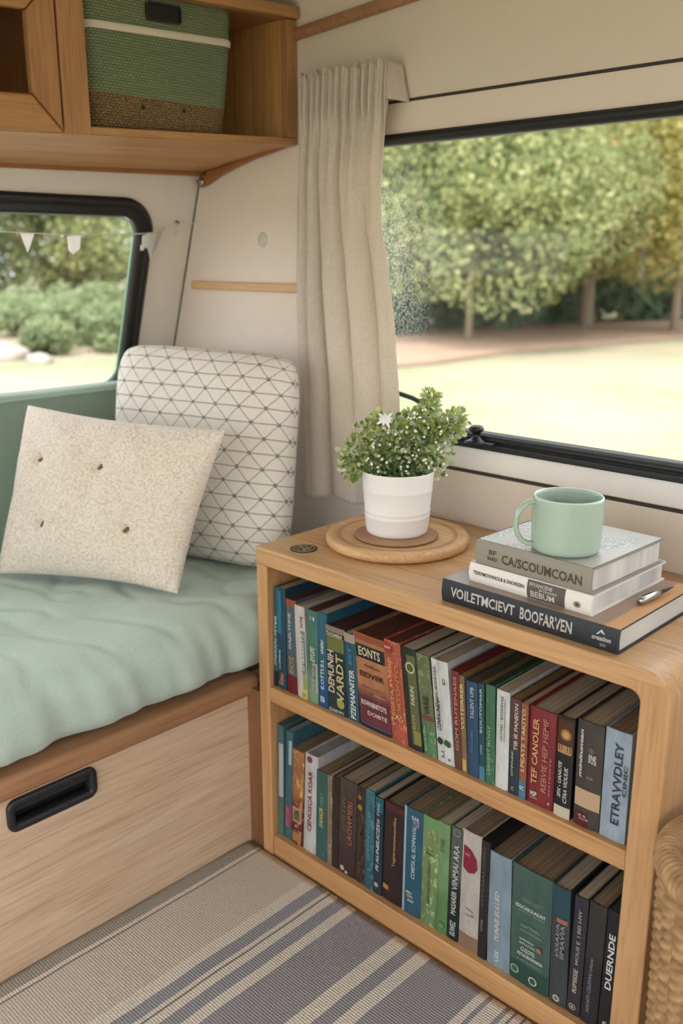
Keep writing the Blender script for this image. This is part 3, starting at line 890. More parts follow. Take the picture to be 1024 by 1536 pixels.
# ---- books in the two rows
def make_book(cfg, ys, z0, depth):
    (nm, xb0, xb1, xt0, zt, c, label) = cfg[:7]; o = cfg[7] if len(cfg) > 7 else {}
    w = xb1-xb0-.0006; H = zt-z0; shx = (xt0-xb0)/H
    S = lambda v: Vector((v.x+shx*(v.z-z0), v.y, v.z))
    t = thing('book', label, 'book', (xb0+w/2, ys+.05, z0), o.get('group'))
    cv = cover(c, o.get('c2'), o.get('z2'), speck=o.get('speck', 0))
    th = .0016 if w > .012 else .0010
    hard = o.get('hard', w > .028)
    # cover: U shaped jacket with a slightly rounded spine
    n = 8; rnd = min(.0016, w*.06)
    out = []; inn = []
    for i in range(n+1):
        u = i/n; e = rnd*(1-(2*u-1)**2)
        out.append((xb0+w*u, ys+rnd-e))
    for i in range(n+1):
        u = i/n; e = rnd*(1-(2*u-1)**2)
        inn.append((xb0+th+(w-2*th)*u, ys+rnd-e+th))
    pts = out+[(xb0+w, ys+depth), (xb0+w-th, ys+depth)]+inn[::-1]+[(xb0+th, ys+depth), (xb0, ys+depth)]
    finish('cover', prism(pts, 'z', z0+.0004, zt, f=S), cv, t)
    ins = .003 if hard else .0005
    pm = {'d': M['pages_dark'], 'w': M['pages_white']}.get(o.get('pg', ''), M['pages'])
    if isinstance(o.get('pg'), tuple): pm = cover(o['pg'])
    finish('pages', B(xb0+th+.0001, xb0+w-th-.0001, ys+rnd+th+.0002, ys+depth-ins, z0+.0006+ins, zt-ins, f=S), pm, t)
    yf = ys-.0003
    def sp_pt(u, v, k_=0.):      # u across the spine 0..1, v height 0..1
        e = rnd*(1-(2*u-1)**2) if k_ == 0. else rnd
        return S(Vector((xb0+w*u, ys+rnd-e-.00035-k_, z0+H*v)))
    # printed bands
    for (v0, v1, bc, *rest) in o.get('bands', ()):
        u0, u1 = rest if rest else (0.02, .98)
        bm = bmesh.new(); nn = 6
        L = [[bm.verts.new(sp_pt(u0+(u1-u0)*i/nn, v)) for i in range(nn+1)] for v in (v0, v1)]
        for i in range(nn): bm.faces.new((L[0][i], L[0][i+1], L[1][i+1], L[1][i]))
        finish('colour_band', bm, ink(bc), t)
    for kx, (s_, v0, v1, u0, u1, tc, *rest) in enumerate(o.get('txt', ())):
        # text reads up the spine unless 'h'
        bm = bmesh.new(); hz = rest and rest[0] == 'h'
        shr = .25 if (rest and 'i' in rest) else 0
        if hz: put_text(bm, s_, lambda u, v: sp_pt(u0+(u1-u0)*u, v0+(v1-v0)*v, .0008), shear=shr)
        else: put_text(bm, s_, lambda u, v: sp_pt(u1-(u1-u0)*v, v0+(v1-v0)*u, .0008), shear=shr)
        finish('lettering', bm, ink(tc), t)
    for di, (uc, vc, rad, mc) in enumerate(o.get('dots', ())):
        bm = bmesh.new(); ring = []
        for i in range(20):
            a = 2*PI*i/20
            ring.append(bm.verts.new(sp_pt(min(.97, max(.03, uc+rad/w*math.cos(a))), vc+rad/H*math.sin(a), .0005+.0002*di)))
        bm.faces.new(ring); finish('emblem', bm, ink(mc), t)
    for (poly, mc) in o.get('poly', ()):
        bm = bmesh.new(); bm.faces.new([bm.verts.new(sp_pt(u, v, .0004) + Vector((0, 0, 0))) for u, v in poly]); finish('picture', bm, ink(mc), t)
    return t
W_ = (226, 222, 212); Y_ = (206, 188, 96); K_ = (28, 28, 30); CR = (214, 196, 158)
top = [
 ('a', .0152, .0275, .0200, .493, (26, 104, 110), 'slim teal book at the left end of the upper row', {'bands': ((.0, .16, (16, 40, 60)),), 'txt': (('FNARN MTER', .22, .72, .3, .7, (190, 214, 214), 'i'),)}),
 ('b', .0275, .0470, .0275, .495, (18, 74, 104), 'glossy deep blue book with a small orange logo at its foot', {'bands': ((.55, .97, (34, 120, 148), .06, .55),), 'txt': (('CUPFERAL', .20, .40, .22, .42, (196, 216, 220)), ('BUKIR', .045, .08, .2, .75, (206, 150, 90), 'h')), 'poly': (([(.3, .09), (.75, .08), (.7, .16), (.5, .17), (.4, .12)], (198, 112, 60)),)}),
 ('c', .0480, .0720, .0460, .481, (74, 98, 112), 'grey blue paperback with a dark red foot in the upper row', {'bands': ((.0, .19, (122, 28, 34)), (.93, 1., (166, 74, 50))), 'txt': (('DAJSLYHNE', .48, .86, .3, .62, (196, 202, 200)), ('RHOYE', .22, .40, .3, .8, (196, 150, 92))), 'pg': (120, 52, 34)}),
 ('d', .0730, .0960, .0665, .476, (214, 198, 184), 'cream paperback with a yellow foot, upper row', {'bands': ((.0, .11, (216, 196, 84), .5, .98), (.11, .28, (150, 168, 84), .62, .98), (.28, .74, (106, 138, 142), .6, .95)), 'txt': (('EMBARERTZ', .32, .72, .64, .9, (214, 214, 204)), ('C.I', .03, .07, .55, .85, (110, 90, 30), 'h'), ('NTE', .78, .90, .62, .85, (96, 86, 70)))}),
 ('e', .0965, .1195, .0955, .476, (60, 132, 106), 'light green and teal paperback with red top edge', {'c2': (110, 170, 120), 'z2': .05, 'bands': ((.12, .44, (182, 186, 166), .5, .95),), 'txt': (('EYUPE', .46, .62, .35, .8, (204, 214, 200), 'i'), ('1 8', .9, .94, .4, .8, (226, 226, 214), 'h'), ('SOUTH MANNER', .13, .43, .56, .86, (104, 120, 110))), 'pg': (112, 38, 30)}),
 ('f', .1200, .1400, .1180, .478, (22, 106, 134), 'bright blue-green book with white dots down its spine', {'bands': ((.0, .30, (16, 84, 142)),), 'txt': (('E.OTTI.E.L', .2, .52, .35, .7, (200, 214, 220)), ('EIB', .06, .12, .3, .75, (216, 220, 226), 'h'), ('UNERU', .58, .72, .4, .7, (226, 226, 220)))}),
 ('g', .1410, .1825, .1345, .464, (26, 56, 62), 'dark green book with big cream block lettering', {'bands': ((.93, .99, (150, 120, 110)), (.72, .88, (112, 118, 56), .06, .94)), 'txt': (('THOMEM', .88, .925, .08, .9, (206, 204, 160), 'h'), ('DEMUNIH', .24, .72, .12, .44, CR), ('VARDT', .16, .70, .55, .92, (198, 184, 124)), ('GLREOPY', .02, .055, .1, .9, (200, 206, 196), 'h')), 'dots': ((.72, .14, .008, (170, 158, 60)),), 'pg': (110, 44, 38)}),
 ('h', .1835, .2070, .1735, .461, (20, 92, 116), 'teal book with white upright lettering, left of the orange poster book', {'bands': ((.9, 1., (170, 150, 130)),), 'txt': (('PZEMANNITER', .04, .60, .38, .82, (212, 216, 208)), ('EST', .66, .86, .4, .7, (60, 140, 170)))}),
 ('i', .2095, .2720, .1925, .468, (206, 116, 56), 'wide orange to maroon poster style book with a dark title box', {'c2': (126, 34, 52), 'z2': .060, 'bands': ((.93, .995, (160, 74, 48)), (.0, .035, (22, 44, 52)), (.035, .05, (92, 70, 130))), 'txt': (('EONTS', .775, .87, .16, .84, (214, 196, 150), 'h'), ('EIDVER', .555, .61, .14, .9, (84, 34, 24), 'h'), ('ROWNBNITOTS', .25, .305, .12, .92, (226, 206, 190), 'h'), ('DOIBTE', .155, .2, .3, .92, (220, 190, 170), 'h'), ('Amflhom', .665, .70, .3, .8, (150, 72, 36), 'h'), ('HARRIET TORSEN UP', .435, .455, .12, .85, (170, 92, 66), 'h'), ('MARSTEPS', .385, .402, .55, .9, (200, 150, 110), 'h')), 'poly': (([(.06, .89), (.96, .89), (.96, .75), (.06, .75)], (34, 46, 44)), ([(.12, .762), (.88, .762), (.88, .77), (.12, .77)], (190, 170, 124))), 'pg': (120, 60, 40), 'hard': True}),
 ('j', .2730, .3030, .2530, .474, (206, 74, 40), 'bright orange red book with a round stamp at its head', {'speck': .3, 'dots': ((.26, .93, .0085, (178, 50, 40)),), 'txt': (('BAEP', .92, .94, .08, .45, (230, 200, 170), 'h'), ('TTEGETA RVPERD', .16, .84, .2, .42, (232, 150, 90)), ('RORTONTO', .22, .78, .6, .84, (224, 120, 70)), ('K.R', .24, .28, .45, .9, (240, 200, 160), 'h')), 'pg': (128, 58, 38)}),
 ('k', .3040, .3310, .2850, .472, (30, 46, 46), 'dark book with a mossy green panel and cream ring', {'bands': ((.06, .94, (98, 104, 58), .38, .93), (.06, .2, (150, 146, 62), .5, .93)), 'dots': ((.6, .82, .0085, (196, 190, 140)), (.6, .82, .0060, (86, 98, 54))), 'txt': (('FARIN', .46, .64, .5, .76, (200, 200, 170)), ('ELEAN', .22, .36, .45, .7, (180, 150, 90)))}),
 ('l', .3320, .3560, .3110, .470, (106, 122, 66), 'olive leaf patterned book with a green lower third', {'c2': (74, 140, 84), 'z2': .048, 'speck': .25, 'bands': ((.36, .41, (122, 76, 50)),), 'txt': (('VARIS', .42, .6, .35, .75, (60, 60, 36)), ('BSHSTEN', .05, .30, .2, .34, (160, 196, 140)))}),
 ('m', .3570, .3860, .3385, .471, (208, 210, 206), 'white book with a leaf emblem near its foot, upper row', {'txt': (('CONRAUNIENH', .32, .64, .16, .4, K_, 'i'), ('(A) BESERTAD', .63, .93, .16, .36, (120, 80, 74), 'i'), ('C', .78, .84, .66, .84, (60, 64, 60)), ('LI', .06, .12, .3, .44, (90, 90, 90)), ('B', .045, .07, .7, .84, (90, 96, 90), 'h')), 'poly': (([(.08, .22), (.2, .25), (.42, .235), (.44, .2), (.3, .175), (.12, .19)], (40, 60, 52)), ([(.5, .22), (.62, .25), (.86, .235), (.9, .2), (.78, .175), (.52, .19)], (48, 100, 48))), 'bands': ((.0, 1., (150, 150, 146), .47, .485),)}),
 ('n', .3870, .3990, .3745, .464, (150, 30, 34), 'thin red book between the white book and an ochre one', {'c2': (112, 58, 34), 'z2': .06, 'txt': (('GOM RUTENAES', .2, .95, .3, .75, (210, 130, 100)),), 'pg': (132, 26, 30)}),
 ('o', .3992, .4080, .3875, .461, (146, 104, 62), 'thin ochre brown book with yellow lettering', {'bands': ((.02, .14, (206, 170, 70), .1, .9),), 'txt': (('VOTEIRRER', .45, .93, .2, .85, (222, 200, 120)),), 'pg': (170, 140, 40)}),
 ('p', .4082, .4270, .3995, .458, (26, 76, 124), 'cobalt blue book in the middle of the upper row', {'txt': (('TALENT UPB', .62, .95, .4, .72, (170, 190, 200)), ('GROUERS', .25, .5, .4, .6, (70, 130, 170))), 'pg': (90, 84, 40)}),
 ('q', .4272, .4370, .4190, .460, (22, 82, 96), 'slim dark teal book between a blue and a green one', {'bands': ((.0, .15, (60, 130, 160)),), 'txt': (('BOUTOMAR', .5, .96, .3, .7, (170, 200, 200)), ('OTIS', .28, .38, .35, .7, (150, 190, 200))), 'pg': (168, 112, 40)}),
 ('r', .4372, .4520, .4310, .463, (52, 122, 80), 'mid green mottled book left of the white slab book', {'speck': .25, 'txt': (('LERFEST BOOT', .1, .6, .3, .6, (130, 190, 140)),), 'pg': (52, 60, 44)}),
 ('s', .4522, .4725, .4480, .461, (214, 216, 210), 'white book with fine grey lettering in the middle of the upper row', {'txt': (('OUTRES / BOVDEVAE', .5, .95, .36, .56, (110, 112, 110)), ('mannskeitenden', .5, .93, .62, .74, (140, 140, 138)))}),
 ('t', .4730, .4890, .4695, .457, (104, 54, 52), 'brown topped paperback with a navy lower half', {'c2': (28, 54, 76), 'z2': .070, 'txt': (('TIB IE PANEON', .48, .96, .5, .85, (206, 196, 178)), ('OTEVUDP', .2, .46, .3, .5, (190, 190, 140)), ('C', .05, .09, .35, .65, (180, 170, 120), 'h')), 'pg': (160, 122, 44)}),
 ('u', .4892, .5000, .4860, .455, (178, 78, 52), 'slim orange red book with a blue foot', {'bands': ((.0, .19, (70, 122, 156)),), 'txt': (('LPEATS TAKITO', .3, .95, .25, .8, (232, 190, 120)), ('SC', .1, .14, .2, .8, (220, 226, 230), 'h'))}),
 ('v', .5010, .5400, .4990, .456, (160, 24, 34), 'wide red hardback with gold and cream title lines', {'bands': ((.0, .98, (128, 18, 28), .0, .05), (.0, .98, (128, 18, 28), .95, 1.)), 'txt': (('TEF CANOLER', .22, .90, .16, .38, (222, 164, 92)), ('REBVIE HEP HEMF', .17, .92, .54, .74, (196, 116, 92)), ('MSP', .09, .14, .16, .40, (230, 220, 210), 'h'), ('MESTS', .065, .08, .16, .42, (216, 180, 170), 'h'), ('0', .06, .09, .82, .9, (220, 190, 180), 'h'), ('ENTORTE', .16, .55, .83, .9, (196, 110, 90))), 'hard': True}),
 ('w', .5410, .5650, .5390, .459, (26, 24, 26), 'black book with a brown medallion and a cream foot', {'bands': ((.0, .11, (206, 192, 168)), (.66, .97, (84, 50, 30), .05, .95), (.64, .72, (190, 140, 84), .1, .9)), 'dots': ((.56, .83, .0075, (168, 110, 54)), (.56, .83, .0045, (214, 160, 84))), 'txt': (('SFX - UANUTE', .2, .56, .22, .42, (206, 204, 196), 'i'), ('C7AA VIOUUK', .16, .52, .56, .8, (196, 196, 190), 'i')), 'hard': True}),
 ('x', .5690, .6045, .5660, .463, (72, 62, 54), 'wide taupe book with a tan band and dark red base', {'bands': ((.19, .36, (202, 166, 122)), (.0, .14, (96, 30, 32), .05, .6)), 'txt': (('minituntan', .47, .92, .14, .26, (220, 214, 202), 'i'), ('ENE', .66, .71, .5, .78, (222, 216, 206), 'h'), ('PAE', .63, .655, .5, .8, (216, 210, 200), 'h'), ('O-JX', .47, .5, .45, .7, (160, 150, 136), 'h'), ('X G', .10, .12, .2, .5, (216, 200, 190), 'h'), ('X C W', .07, .09, .25, .6, (216, 200, 190), 'h')), 'dots': ((.58, .745, .004, (110, 92, 80)),), 'hard': True}),
 ('y', .6050, .6385, .6030, .466, (150, 174, 196), 'pale blue book with large dark outlined letters at the right end of the upper row', {'txt': (('ETRAVVDLEY', .16, .90, .42, .74, (52, 62, 70)), ('CINIC', .44, .72, .80, .95, (52, 62, 70))), 'pg': 'd', 'hard': True}),
]
bot = [
 ('A', .0153, .0300, .0200, .250, (64, 118, 128), 'slim teal book with a pale grey panel at the left end of the lower row', {'bands': ((.36, .84, (176, 186, 178), .2, .95), (.0, .3, (86, 124, 100))), 'pg': (50, 104, 116)}),
 ('B', .0302, .0470, .0395, .246, (44, 112, 130), 'teal book with a pink patch near its foot', {'bands': ((.12, .32, (182, 60, 96), .15, .9), (.7, .92, (150, 190, 190), .5, .9)), 'txt': (('PAYGUM', .13, .3, .3, .75, (214, 120, 150)),), 'pg': (130, 158, 158)}),
 ('C', .0475, .0750, .0555, .219, (196, 116, 44), 'orange picture book with a dark red lower part', {'c2': (132, 34, 30), 'z2': .085, 'speck': .4, 'bands': ((.24, .4, (196, 160, 120), .1, .9), (.03, .13, (186, 128, 66), .1, .9)), 'txt': (('XARANA', .26, .38, .2, .8, (120, 60, 40)),), 'pg': 'd'}),
 ('D', .0762, .1060, .0845, .223, (204, 204, 202), 'white book with red lettering up the spine, lower row', {'txt': (('CENOSCA KOAR', .22, .84, .34, .66, (168, 48, 52)),), 'dots': ((.4, .95, .006, (140, 60, 50)),), 'pg': (170, 170, 166)}),
 ('E', .1066, .1340, .1105, .203, (44, 108, 98), 'green teal book with pale yellow lettering, lower row', {'txt': (('FANGR', .38, .60, .35, .68, (206, 204, 110), 'i'), ('OSKT', .62, .78, .42, .65, (120, 170, 150), 'i'), ('S', .06, .1, .6, .8, (90, 150, 140), 'h')), 'pg': 'd'}),
 ('F', .1342, .1440, .1360, .203, (150, 124, 92), 'thin tan book beside the green teal one', {'speck': .3, 'txt': (('WVEERNE', .2, .8, .3, .7, (196, 140, 90)),)}),
 ('G', .1442, .1578, .1492, .206, (54, 40, 32), 'very dark brown narrow book, lower row', {'pg': 'd'}),
 ('H', .1580, .1950, .1635, .212, (84, 64, 54), 'wide brown book with salmon red lettering', {'c2': (72, 44, 42), 'z2': .06, 'txt': (('LAOWMERI', .35, .80, .56, .84, (176, 92, 84)), ('GETIR', .48, .82, .22, .42, (122, 98, 62))), 'dots': ((.3, .06, .0045, (190, 180, 170)), (.55, .035, .003, (190, 180, 170)))}),
 ('I', .1952, .2170, .2000, .211, (62, 42, 34), 'dark brown book with faded flowers at its head', {'speck': .35, 'dots': ((.35, .90, .004, (150, 120, 50)), (.4, .80, .005, (160, 130, 40)), (.3, .95, .003, (110, 40, 40))), 'txt': (('VALPARAMAD', .1, .7, .3, .65, (96, 74, 62)),), 'pg': 'd'}),
 ('J', .2172, .2360, .2190, .215, (36, 116, 132), 'mottled turquoise book left of a navy one', {'speck': .25, 'c2': (22, 94, 116), 'z2': .05, 'txt': (('OTFNTCHS', .3, .8, .35, .6, (90, 160, 170)),)}),
 ('K', .2362, .2530, .2390, .211, (26, 54, 78), 'navy book with slanted white lettering', {'bands': ((.85, 1., (30, 100, 110)),), 'txt': (('PI AUNELICZS', .25, .74, .3, .68, (206, 212, 216), 'i'), ('EL TWG', .74, .95, .35, .65, (180, 196, 200), 'i')), 'dots': ((.4, .10, .004, (196, 180, 150)),)}),
 ('L', .2535, .2940, .2580, .213, (56, 30, 32), 'wide maroon black book with fine orange lettering', {'bands': ((.93, .985, (96, 34, 40)),), 'txt': (('Tugsaraunewomfibe', .38, .88, .48, .66, (196, 140, 92)),), 'poly': (([(.08, .12), (.34, .11), (.34, .16), (.08, .17)], (196, 142, 40)),), 'pg': 'd'}),
 ('M', .2945, .3300, .2965, .221, (26, 96, 128), 'wide blue book with pale left edge and white lettering', {'bands': ((.0, 1., (150, 186, 196), .0, .13),), 'txt': (('COMITA AL ROMMAVAL', .36, .86, .48, .70, (176, 206, 214)), ('VUE', .86, .91, .5, .85, (200, 150, 160), 'h'), ('EAR', .91, .945, .45, .85, (180, 210, 220), 'h'), ('ERN', .20, .225, .25, .55, (226, 220, 190), 'h'), ('COTS', .165, .19, .28, .62, (226, 220, 200), 'h'), ('mal', .13, .155, .35, .65, (206, 216, 210), 'h')), 'hard': True, 'pg': 'd'}),
 ('N', .3300, .3590, .3315, .222, (126, 158, 80), 'yellow green book with faint sketchy marks', {'c2': (110, 150, 84), 'z2': .05, 'speck': .35, 'txt': (('GANTE', .70, .715, .3, .75, (90, 110, 50), 'h'), ('EBE', .66, .685, .3, .8, (90, 110, 50), 'h'), ('anatoler', .2, .62, .35, .6, (98, 120, 60), 'i')), 'bands': ((.9, 1., (104, 160, 92)),), 'pg': 'd'}),
 ('O', .3592, .3800, .3592, .224, (116, 168, 92), 'plain leaf green book right of the yellow green one', {'c2': (84, 150, 76), 'z2': .07, 'dots': ((.55, .08, .006, (60, 100, 50)), (.55, .08, .005, (100, 156, 84))), 'txt': (('ITVES', .74, .86, .3, .6, (90, 130, 70)),)}),
 ('P', .3802, .4000, .3835, .227, (86, 96, 86), 'grey to black book crowded with off-white lettering', {'c2': (28, 36, 42), 'z2': .10, 'txt': (('VINMAI ARA', .46, .86, .3, .8, (190, 194, 176)), ('MASARER', .24, .45, .3, .75, (196, 196, 180)), ('EUWEZ', .05, .18, .3, .8, (176, 206, 196))), 'dots': ((.5, .96, .006, (150, 156, 140)), (.5, .96, .0048, (86, 96, 86)))}),
 ('Q', .4010, .4350, .4010, .231, (198, 182, 168), 'cream book with a dark red half circle and tan foot', {'bands': ((.0, .13, (150, 112, 86)),), 'poly': (([(.14, .88), (.5, .86), (.78, .80), (.84, .72), (.72, .68), (.4, .66), (.14, .69)], (150, 32, 48)),), 'txt': (('TATE', .80, .82, .2, .45, (220, 160, 160), 'h'), ('I, /', .30, .36, .35, .8, (150, 130, 110))), 'pg': 'd', 'hard': True}),
 ('R', .4352, .4500, .4345, .230, (40, 36, 38), 'thin black book with dotted brown lettering beside the cream one', {'txt': (('OTS:NAUOSKI', .46, .95, .3, .6, (110, 92, 78)), ('OTSI', .24, .34, .35, .6, (150, 140, 130))), 'pg': (40, 34, 30)}),
 ('S', .4510, .4890, .4450, .219, (124, 156, 172), 'wide light blue book with white lettering, lower row', {'txt': (('TUNNE EULUED', .24, .68, .36, .56, (214, 214, 210), 'i'), ('UIX', .06, .16, .38, .56, (220, 218, 214))), 'hard': True, 'pg': 'd'}),
 ('T', .4895, .5505, .4855, .219, (62, 104, 90), 'widest green book, with many short lines of small lettering', {'bands': ((.0, .17, (40, 80, 66)),), 'txt': (('EDUCAROLASUNT', .655, .685, .12, .88, (206, 220, 206), 'h'), ('RTOUTIA UENNEN', .63, .642, .2, .85, (130, 160, 144), 'h'), ('FON RAROTTER', .745, .757, .28, .8, (120, 150, 134), 'h'), ('FEBMARE', .725, .74, .3, .7, (120, 150, 134), 'h'), ('ASMTEPEN', .50, .53, .25, .75, (120, 152, 136), 'h'), ('HASLUHAPDING', .465, .485, .25, .8, (124, 156, 140), 'h'), ('NIRRAEHA', .385, .405, .25, .62, (176, 196, 180), 'h'), ('BAPLASOMA', .35, .37, .25, .66, (170, 190, 176), 'h'), ('CUZOTIL', .29, .325, .28, .66, (206, 214, 200), 'h'), ('PETAURNMARSA', .245, .275, .2, .86, (200, 214, 204), 'h'), ('SURTA ROTAS', .205, .22, .2, .85, (120, 150, 134), 'h')), 'dots': ((.14, .10, .0065, (170, 196, 150)), (.14, .10, .005, (60, 100, 80)), (.62, .075, .0065, (190, 206, 190)), (.62, .075, .0048, (50, 90, 76)), (.75, .37, .004, (176, 104, 84))), 'hard': True, 'pg': 'd'}),
 ('U', .5520, .5785, .5465, .219, (60, 66, 72), 'charcoal book with a petrol blue head and round seal', {'bands': ((.75, .995, (40, 76, 92)), (.705, .74, (176, 104, 84), .3, .9)), 'txt': (('I/I/IAI/A', .42, .70, .3, .5, (140, 146, 150)), ('IIMAVIA', .42, .70, .56, .8, (140, 146, 150))), 'dots': ((.45, .06, .005, (196, 190, 176)), (.45, .06, .003, (120, 110, 100))), 'hard': True}),
 ('V', .5787, .5980, .5790, .219, (48, 46, 58), 'dark plum book with pale lettering and a ringed seal', {'txt': (('RIPIIISE', .2, .40, .35, .68, (196, 176, 150)), ('MOUS E  I BEI I-FIY', .44, .9, .4, .66, (160, 158, 160))), 'dots': ((.45, .07, .005, (176, 156, 130)), (.45, .07, .0036, (48, 46, 58)), (.45, .07, .0022, (176, 156, 130)))}),
 ('W', .5990, .6230, .6000, .222, (54, 50, 44), 'dark olive grey book, third from right in lower row, with grey italic lettering', {'c2': (34, 36, 44), 'z2': .1, 'txt': (('A0O4TI CELEHVU tAanu', .1, .56, .32, .52, (130, 136, 142), 'i'),), 'pg': 'd'}),
 ('X', .6240, .6420, .6250, .224, (26, 28, 32), 'black book with big white letters at the right end of the lower row', {'txt': (('DUERNDE', .38, .82, .3, .78, (216, 218, 216)), ('4R', .05, .12, .4, .7, (196, 196, 190))), 'pg': (60, 76, 66)}),
]
# the third from right is the second black-grey one: keep the label true
bot[-2] = bot[-2][:6]+('dark olive grey book with grey italic lettering, second from the right in the lower row',)+bot[-2][7:]
for c in top:
    g = c[7] if len(c) > 7 else {}
    g['group'] = 'books on the upper shelf'
    make_book(c, .010+random.uniform(0, .0015), .3206, .15+random.uniform(-.02, .02) if c[0] != 'i' else .17)
for c in bot:
    g = c[7] if len(c) > 7 else {}
    g['group'] = 'books on the lower shelf'
    make_book(c, .013+random.uniform(0, .0015), .0386, .16+random.uniform(-.02, .02))

# ---- three books lying on top, spine to the front
def flat_book(x0, x1, y0, y1, z0, z1, rot, covm, topm, pagem, label, extras):
    t = thing('book', label, 'book', ((x0+x1)/2, (y0+y1)/2, z0), 'books lying on the bookcase top')
    piv = Vector((x0, y0, z0)); Rz = Matrix.Rotation(rot, 3, 'Z')
    F = lambda v: piv+Rz@(Vector(v)-piv)
    th = .0022
    n = 8; rr = .003
    pts = []
    zi = lambda u: z0+(z1-z0)*u
    outp = [(y0+rr-rr*(1-(2*i/n-1)**2), zi(i/n)) for i in range(n+1)]
    inp = [(y0+rr+th-rr*(1-(2*i/n-1)**2)*.5, z0+th+(z1-z0-2*th)*i/n) for i in range(n+1)]
    pts = outp+[(y1, z1), (y1, z1-th)]+inp[::-1]+[(y1, z0+th), (y1, z0)]
    finish('cover', prism(pts, 'x', x0, x1, f=F), covm, t)
    if topm:
        finish('front_board', B(x0, x1, y0+.003, y1, z1+.00005, z1+.0006, f=F), topm, t)
    finish('pages', B(x0+.003, x1-.003, y0+rr+th, y1-.004, z0+th+.0001, z1-th-.0001, f=F), pagem, t)
    for (s_, u0, u1, v0, v1, ic, *rest) in extras.get('txt', ()):
        bm = bmesh.new()
        def fn(u, v):
            vv = v0+(v1-v0)*v
            return F((x0+(x1-x0)*(u0+(u1-u0)*u), y0+rr-rr*(1-(2*vv-1)**2)-.0006, z0+(z1-z0)*vv))
        put_text(bm, s_, fn, shear=(.2 if rest else 0)); finish('lettering', bm, ink(ic), t)
    for (u0, u1, v0, v1, ic) in extras.get('bands', ()):
        bm = bmesh.new(); nn = 6
        L = [[bm.verts.new(F((x0+(x1-x0)*u, y0+rr-rr*(1-(2*v-1)**2)-.0003, z0+(z1-z0)*v))) for v in [v0+(v1-v0)*i/nn for i in range(nn+1)]] for u in (u0, u1)]
        for i in range(nn): bm.faces.new((L[0][i], L[1][i], L[1][i+1], L[0][i+1]))
        finish('colour_band', bm, ink(ic), t)
    for (poly, ic) in extras.get('poly', ()):
        bm = bmesh.new(); bm.faces.new([bm.verts.new(F((x0+(x1-x0)*u, y0+rr-rr*(1-(2*v-1)**2)-.0007, z0+(z1-z0)*v))) for u, v in poly]); finish('emblem', bm, ink(ic), t)
    return t, F
blk = plain('black_book_cloth', rgb(40, 44, 50), .5, .4)
k = NT('brown_satin_jacket', .22, .5); s_ = k.sep(k.coord())
k.color(k.ramp(k.math('ADD', s_[0], 0.0), [(.0, rgb(150, 130, 118)), (.108, rgb(156, 128, 110)), (.1085, rgb(204, 152, 104)), (.2, rgb(204, 152, 104))], 'LINEAR')); jacket = k.m
t1, F1 = flat_book(.353, .608, .0125, .212, TOP+.0002, .5885, 0., blk, jacket, M['pages_white'], 'large black spined book at the bottom of the stack on the bookcase',
    {'txt': (('VOILETMCIEVT', .06, .45, .32, .76, (208, 204, 196)), ('BOOFARVEN', .48, .765, .28, .78, (208, 204, 196)), ('creation', .87, .965, .40, .58, (214, 214, 210), 'i'), ('GO', .91, .94, .18, .3, (190, 190, 186))),
     'poly': (([(.89, .62), (.915, .84), (.92, .80), (.935, .66), (.92, .70), (.912, .74), (.90, .63)], (214, 214, 210)),)})
t2, F2 = flat_book(.385, .565, .028, .214, .5893, .6150, -.02, plain('white_book_cover', rgb(226, 222, 214), .45, .4), plain('pale_lilac_cover', rgb(176, 172, 186), .35, .5), M['pages_white'], 'white paperback in the middle of the stack on the bookcase',
    {'bands': ((.50, .80, .02, .97, (104, 96, 86)),), 'txt': (('TEERPMOVHNOLB & SNORIEBN', .04, .48, .46, .66, (70, 66, 60)), ('FFYANCENE', .52, .70, .68, .86, (206, 200, 190)), ('BONARS', .60, .74, .52, .64, (196, 190, 180)), ('BEBUM', .53, .72, .14, .46, (214, 206, 196))),
     'poly': (([(.895+.028*math.cos(a*.63), .42+.16*math.sin(a*.63)) for a in range(10)], (150, 144, 130)), ([(.895+.012*math.cos(a*.63), .42+.07*math.sin(a*.63)) for a in range(10)], (70, 66, 58)))})
k = NT('speckled_silver_cover', .3, .5)
n = k.noise(k.mapping(), 420, 3, .8)
s_ = k.sep(k.coord()); big = k.noise(k.mapping((1, 1, 1)), 12, 3)
spk = k.ramp(n, [(.42, rgb(120, 118, 112)), (.58, rgb(214, 212, 206))])
k.color(k.mix(k.ramp(big, [(.46, (0, 0, 0, 1)), (.54, (1, 1, 1, 1))]), spk, rgb(186, 182, 174))); k.bump(n, .4, .0006)
spk_m = k.m
t3, F3 = flat_book(.392, .562, .030, .205, .6158, .6475, -.03, plain('taupe_book_spine', rgb(146, 140, 126), .4, .4), spk_m, M['pages_white'], 'taupe book with speckled silver cover, topmost of the stack under the mug',
    {'txt': (('CA/SCOUMCOAN', .25, .93, .26, .66, (84, 78, 68)), ('BF', .13, .20, .52, .72, (90, 84, 74)), ('BAIKD', .12, .21, .28, .44, (90, 84, 74)))})
# narrow dark border printed round the silver cover
bm = bmesh.new()
for a in ((.392, .562, .0325, .0338), (.5605, .562, .033, .204), (.392, .3935, .033, .204)):
    box(bm, a[0], a[1], a[2], a[3], .6481, .6484, f=F3)
finish('cover_border', bm, ink((70, 68, 64)), t3)

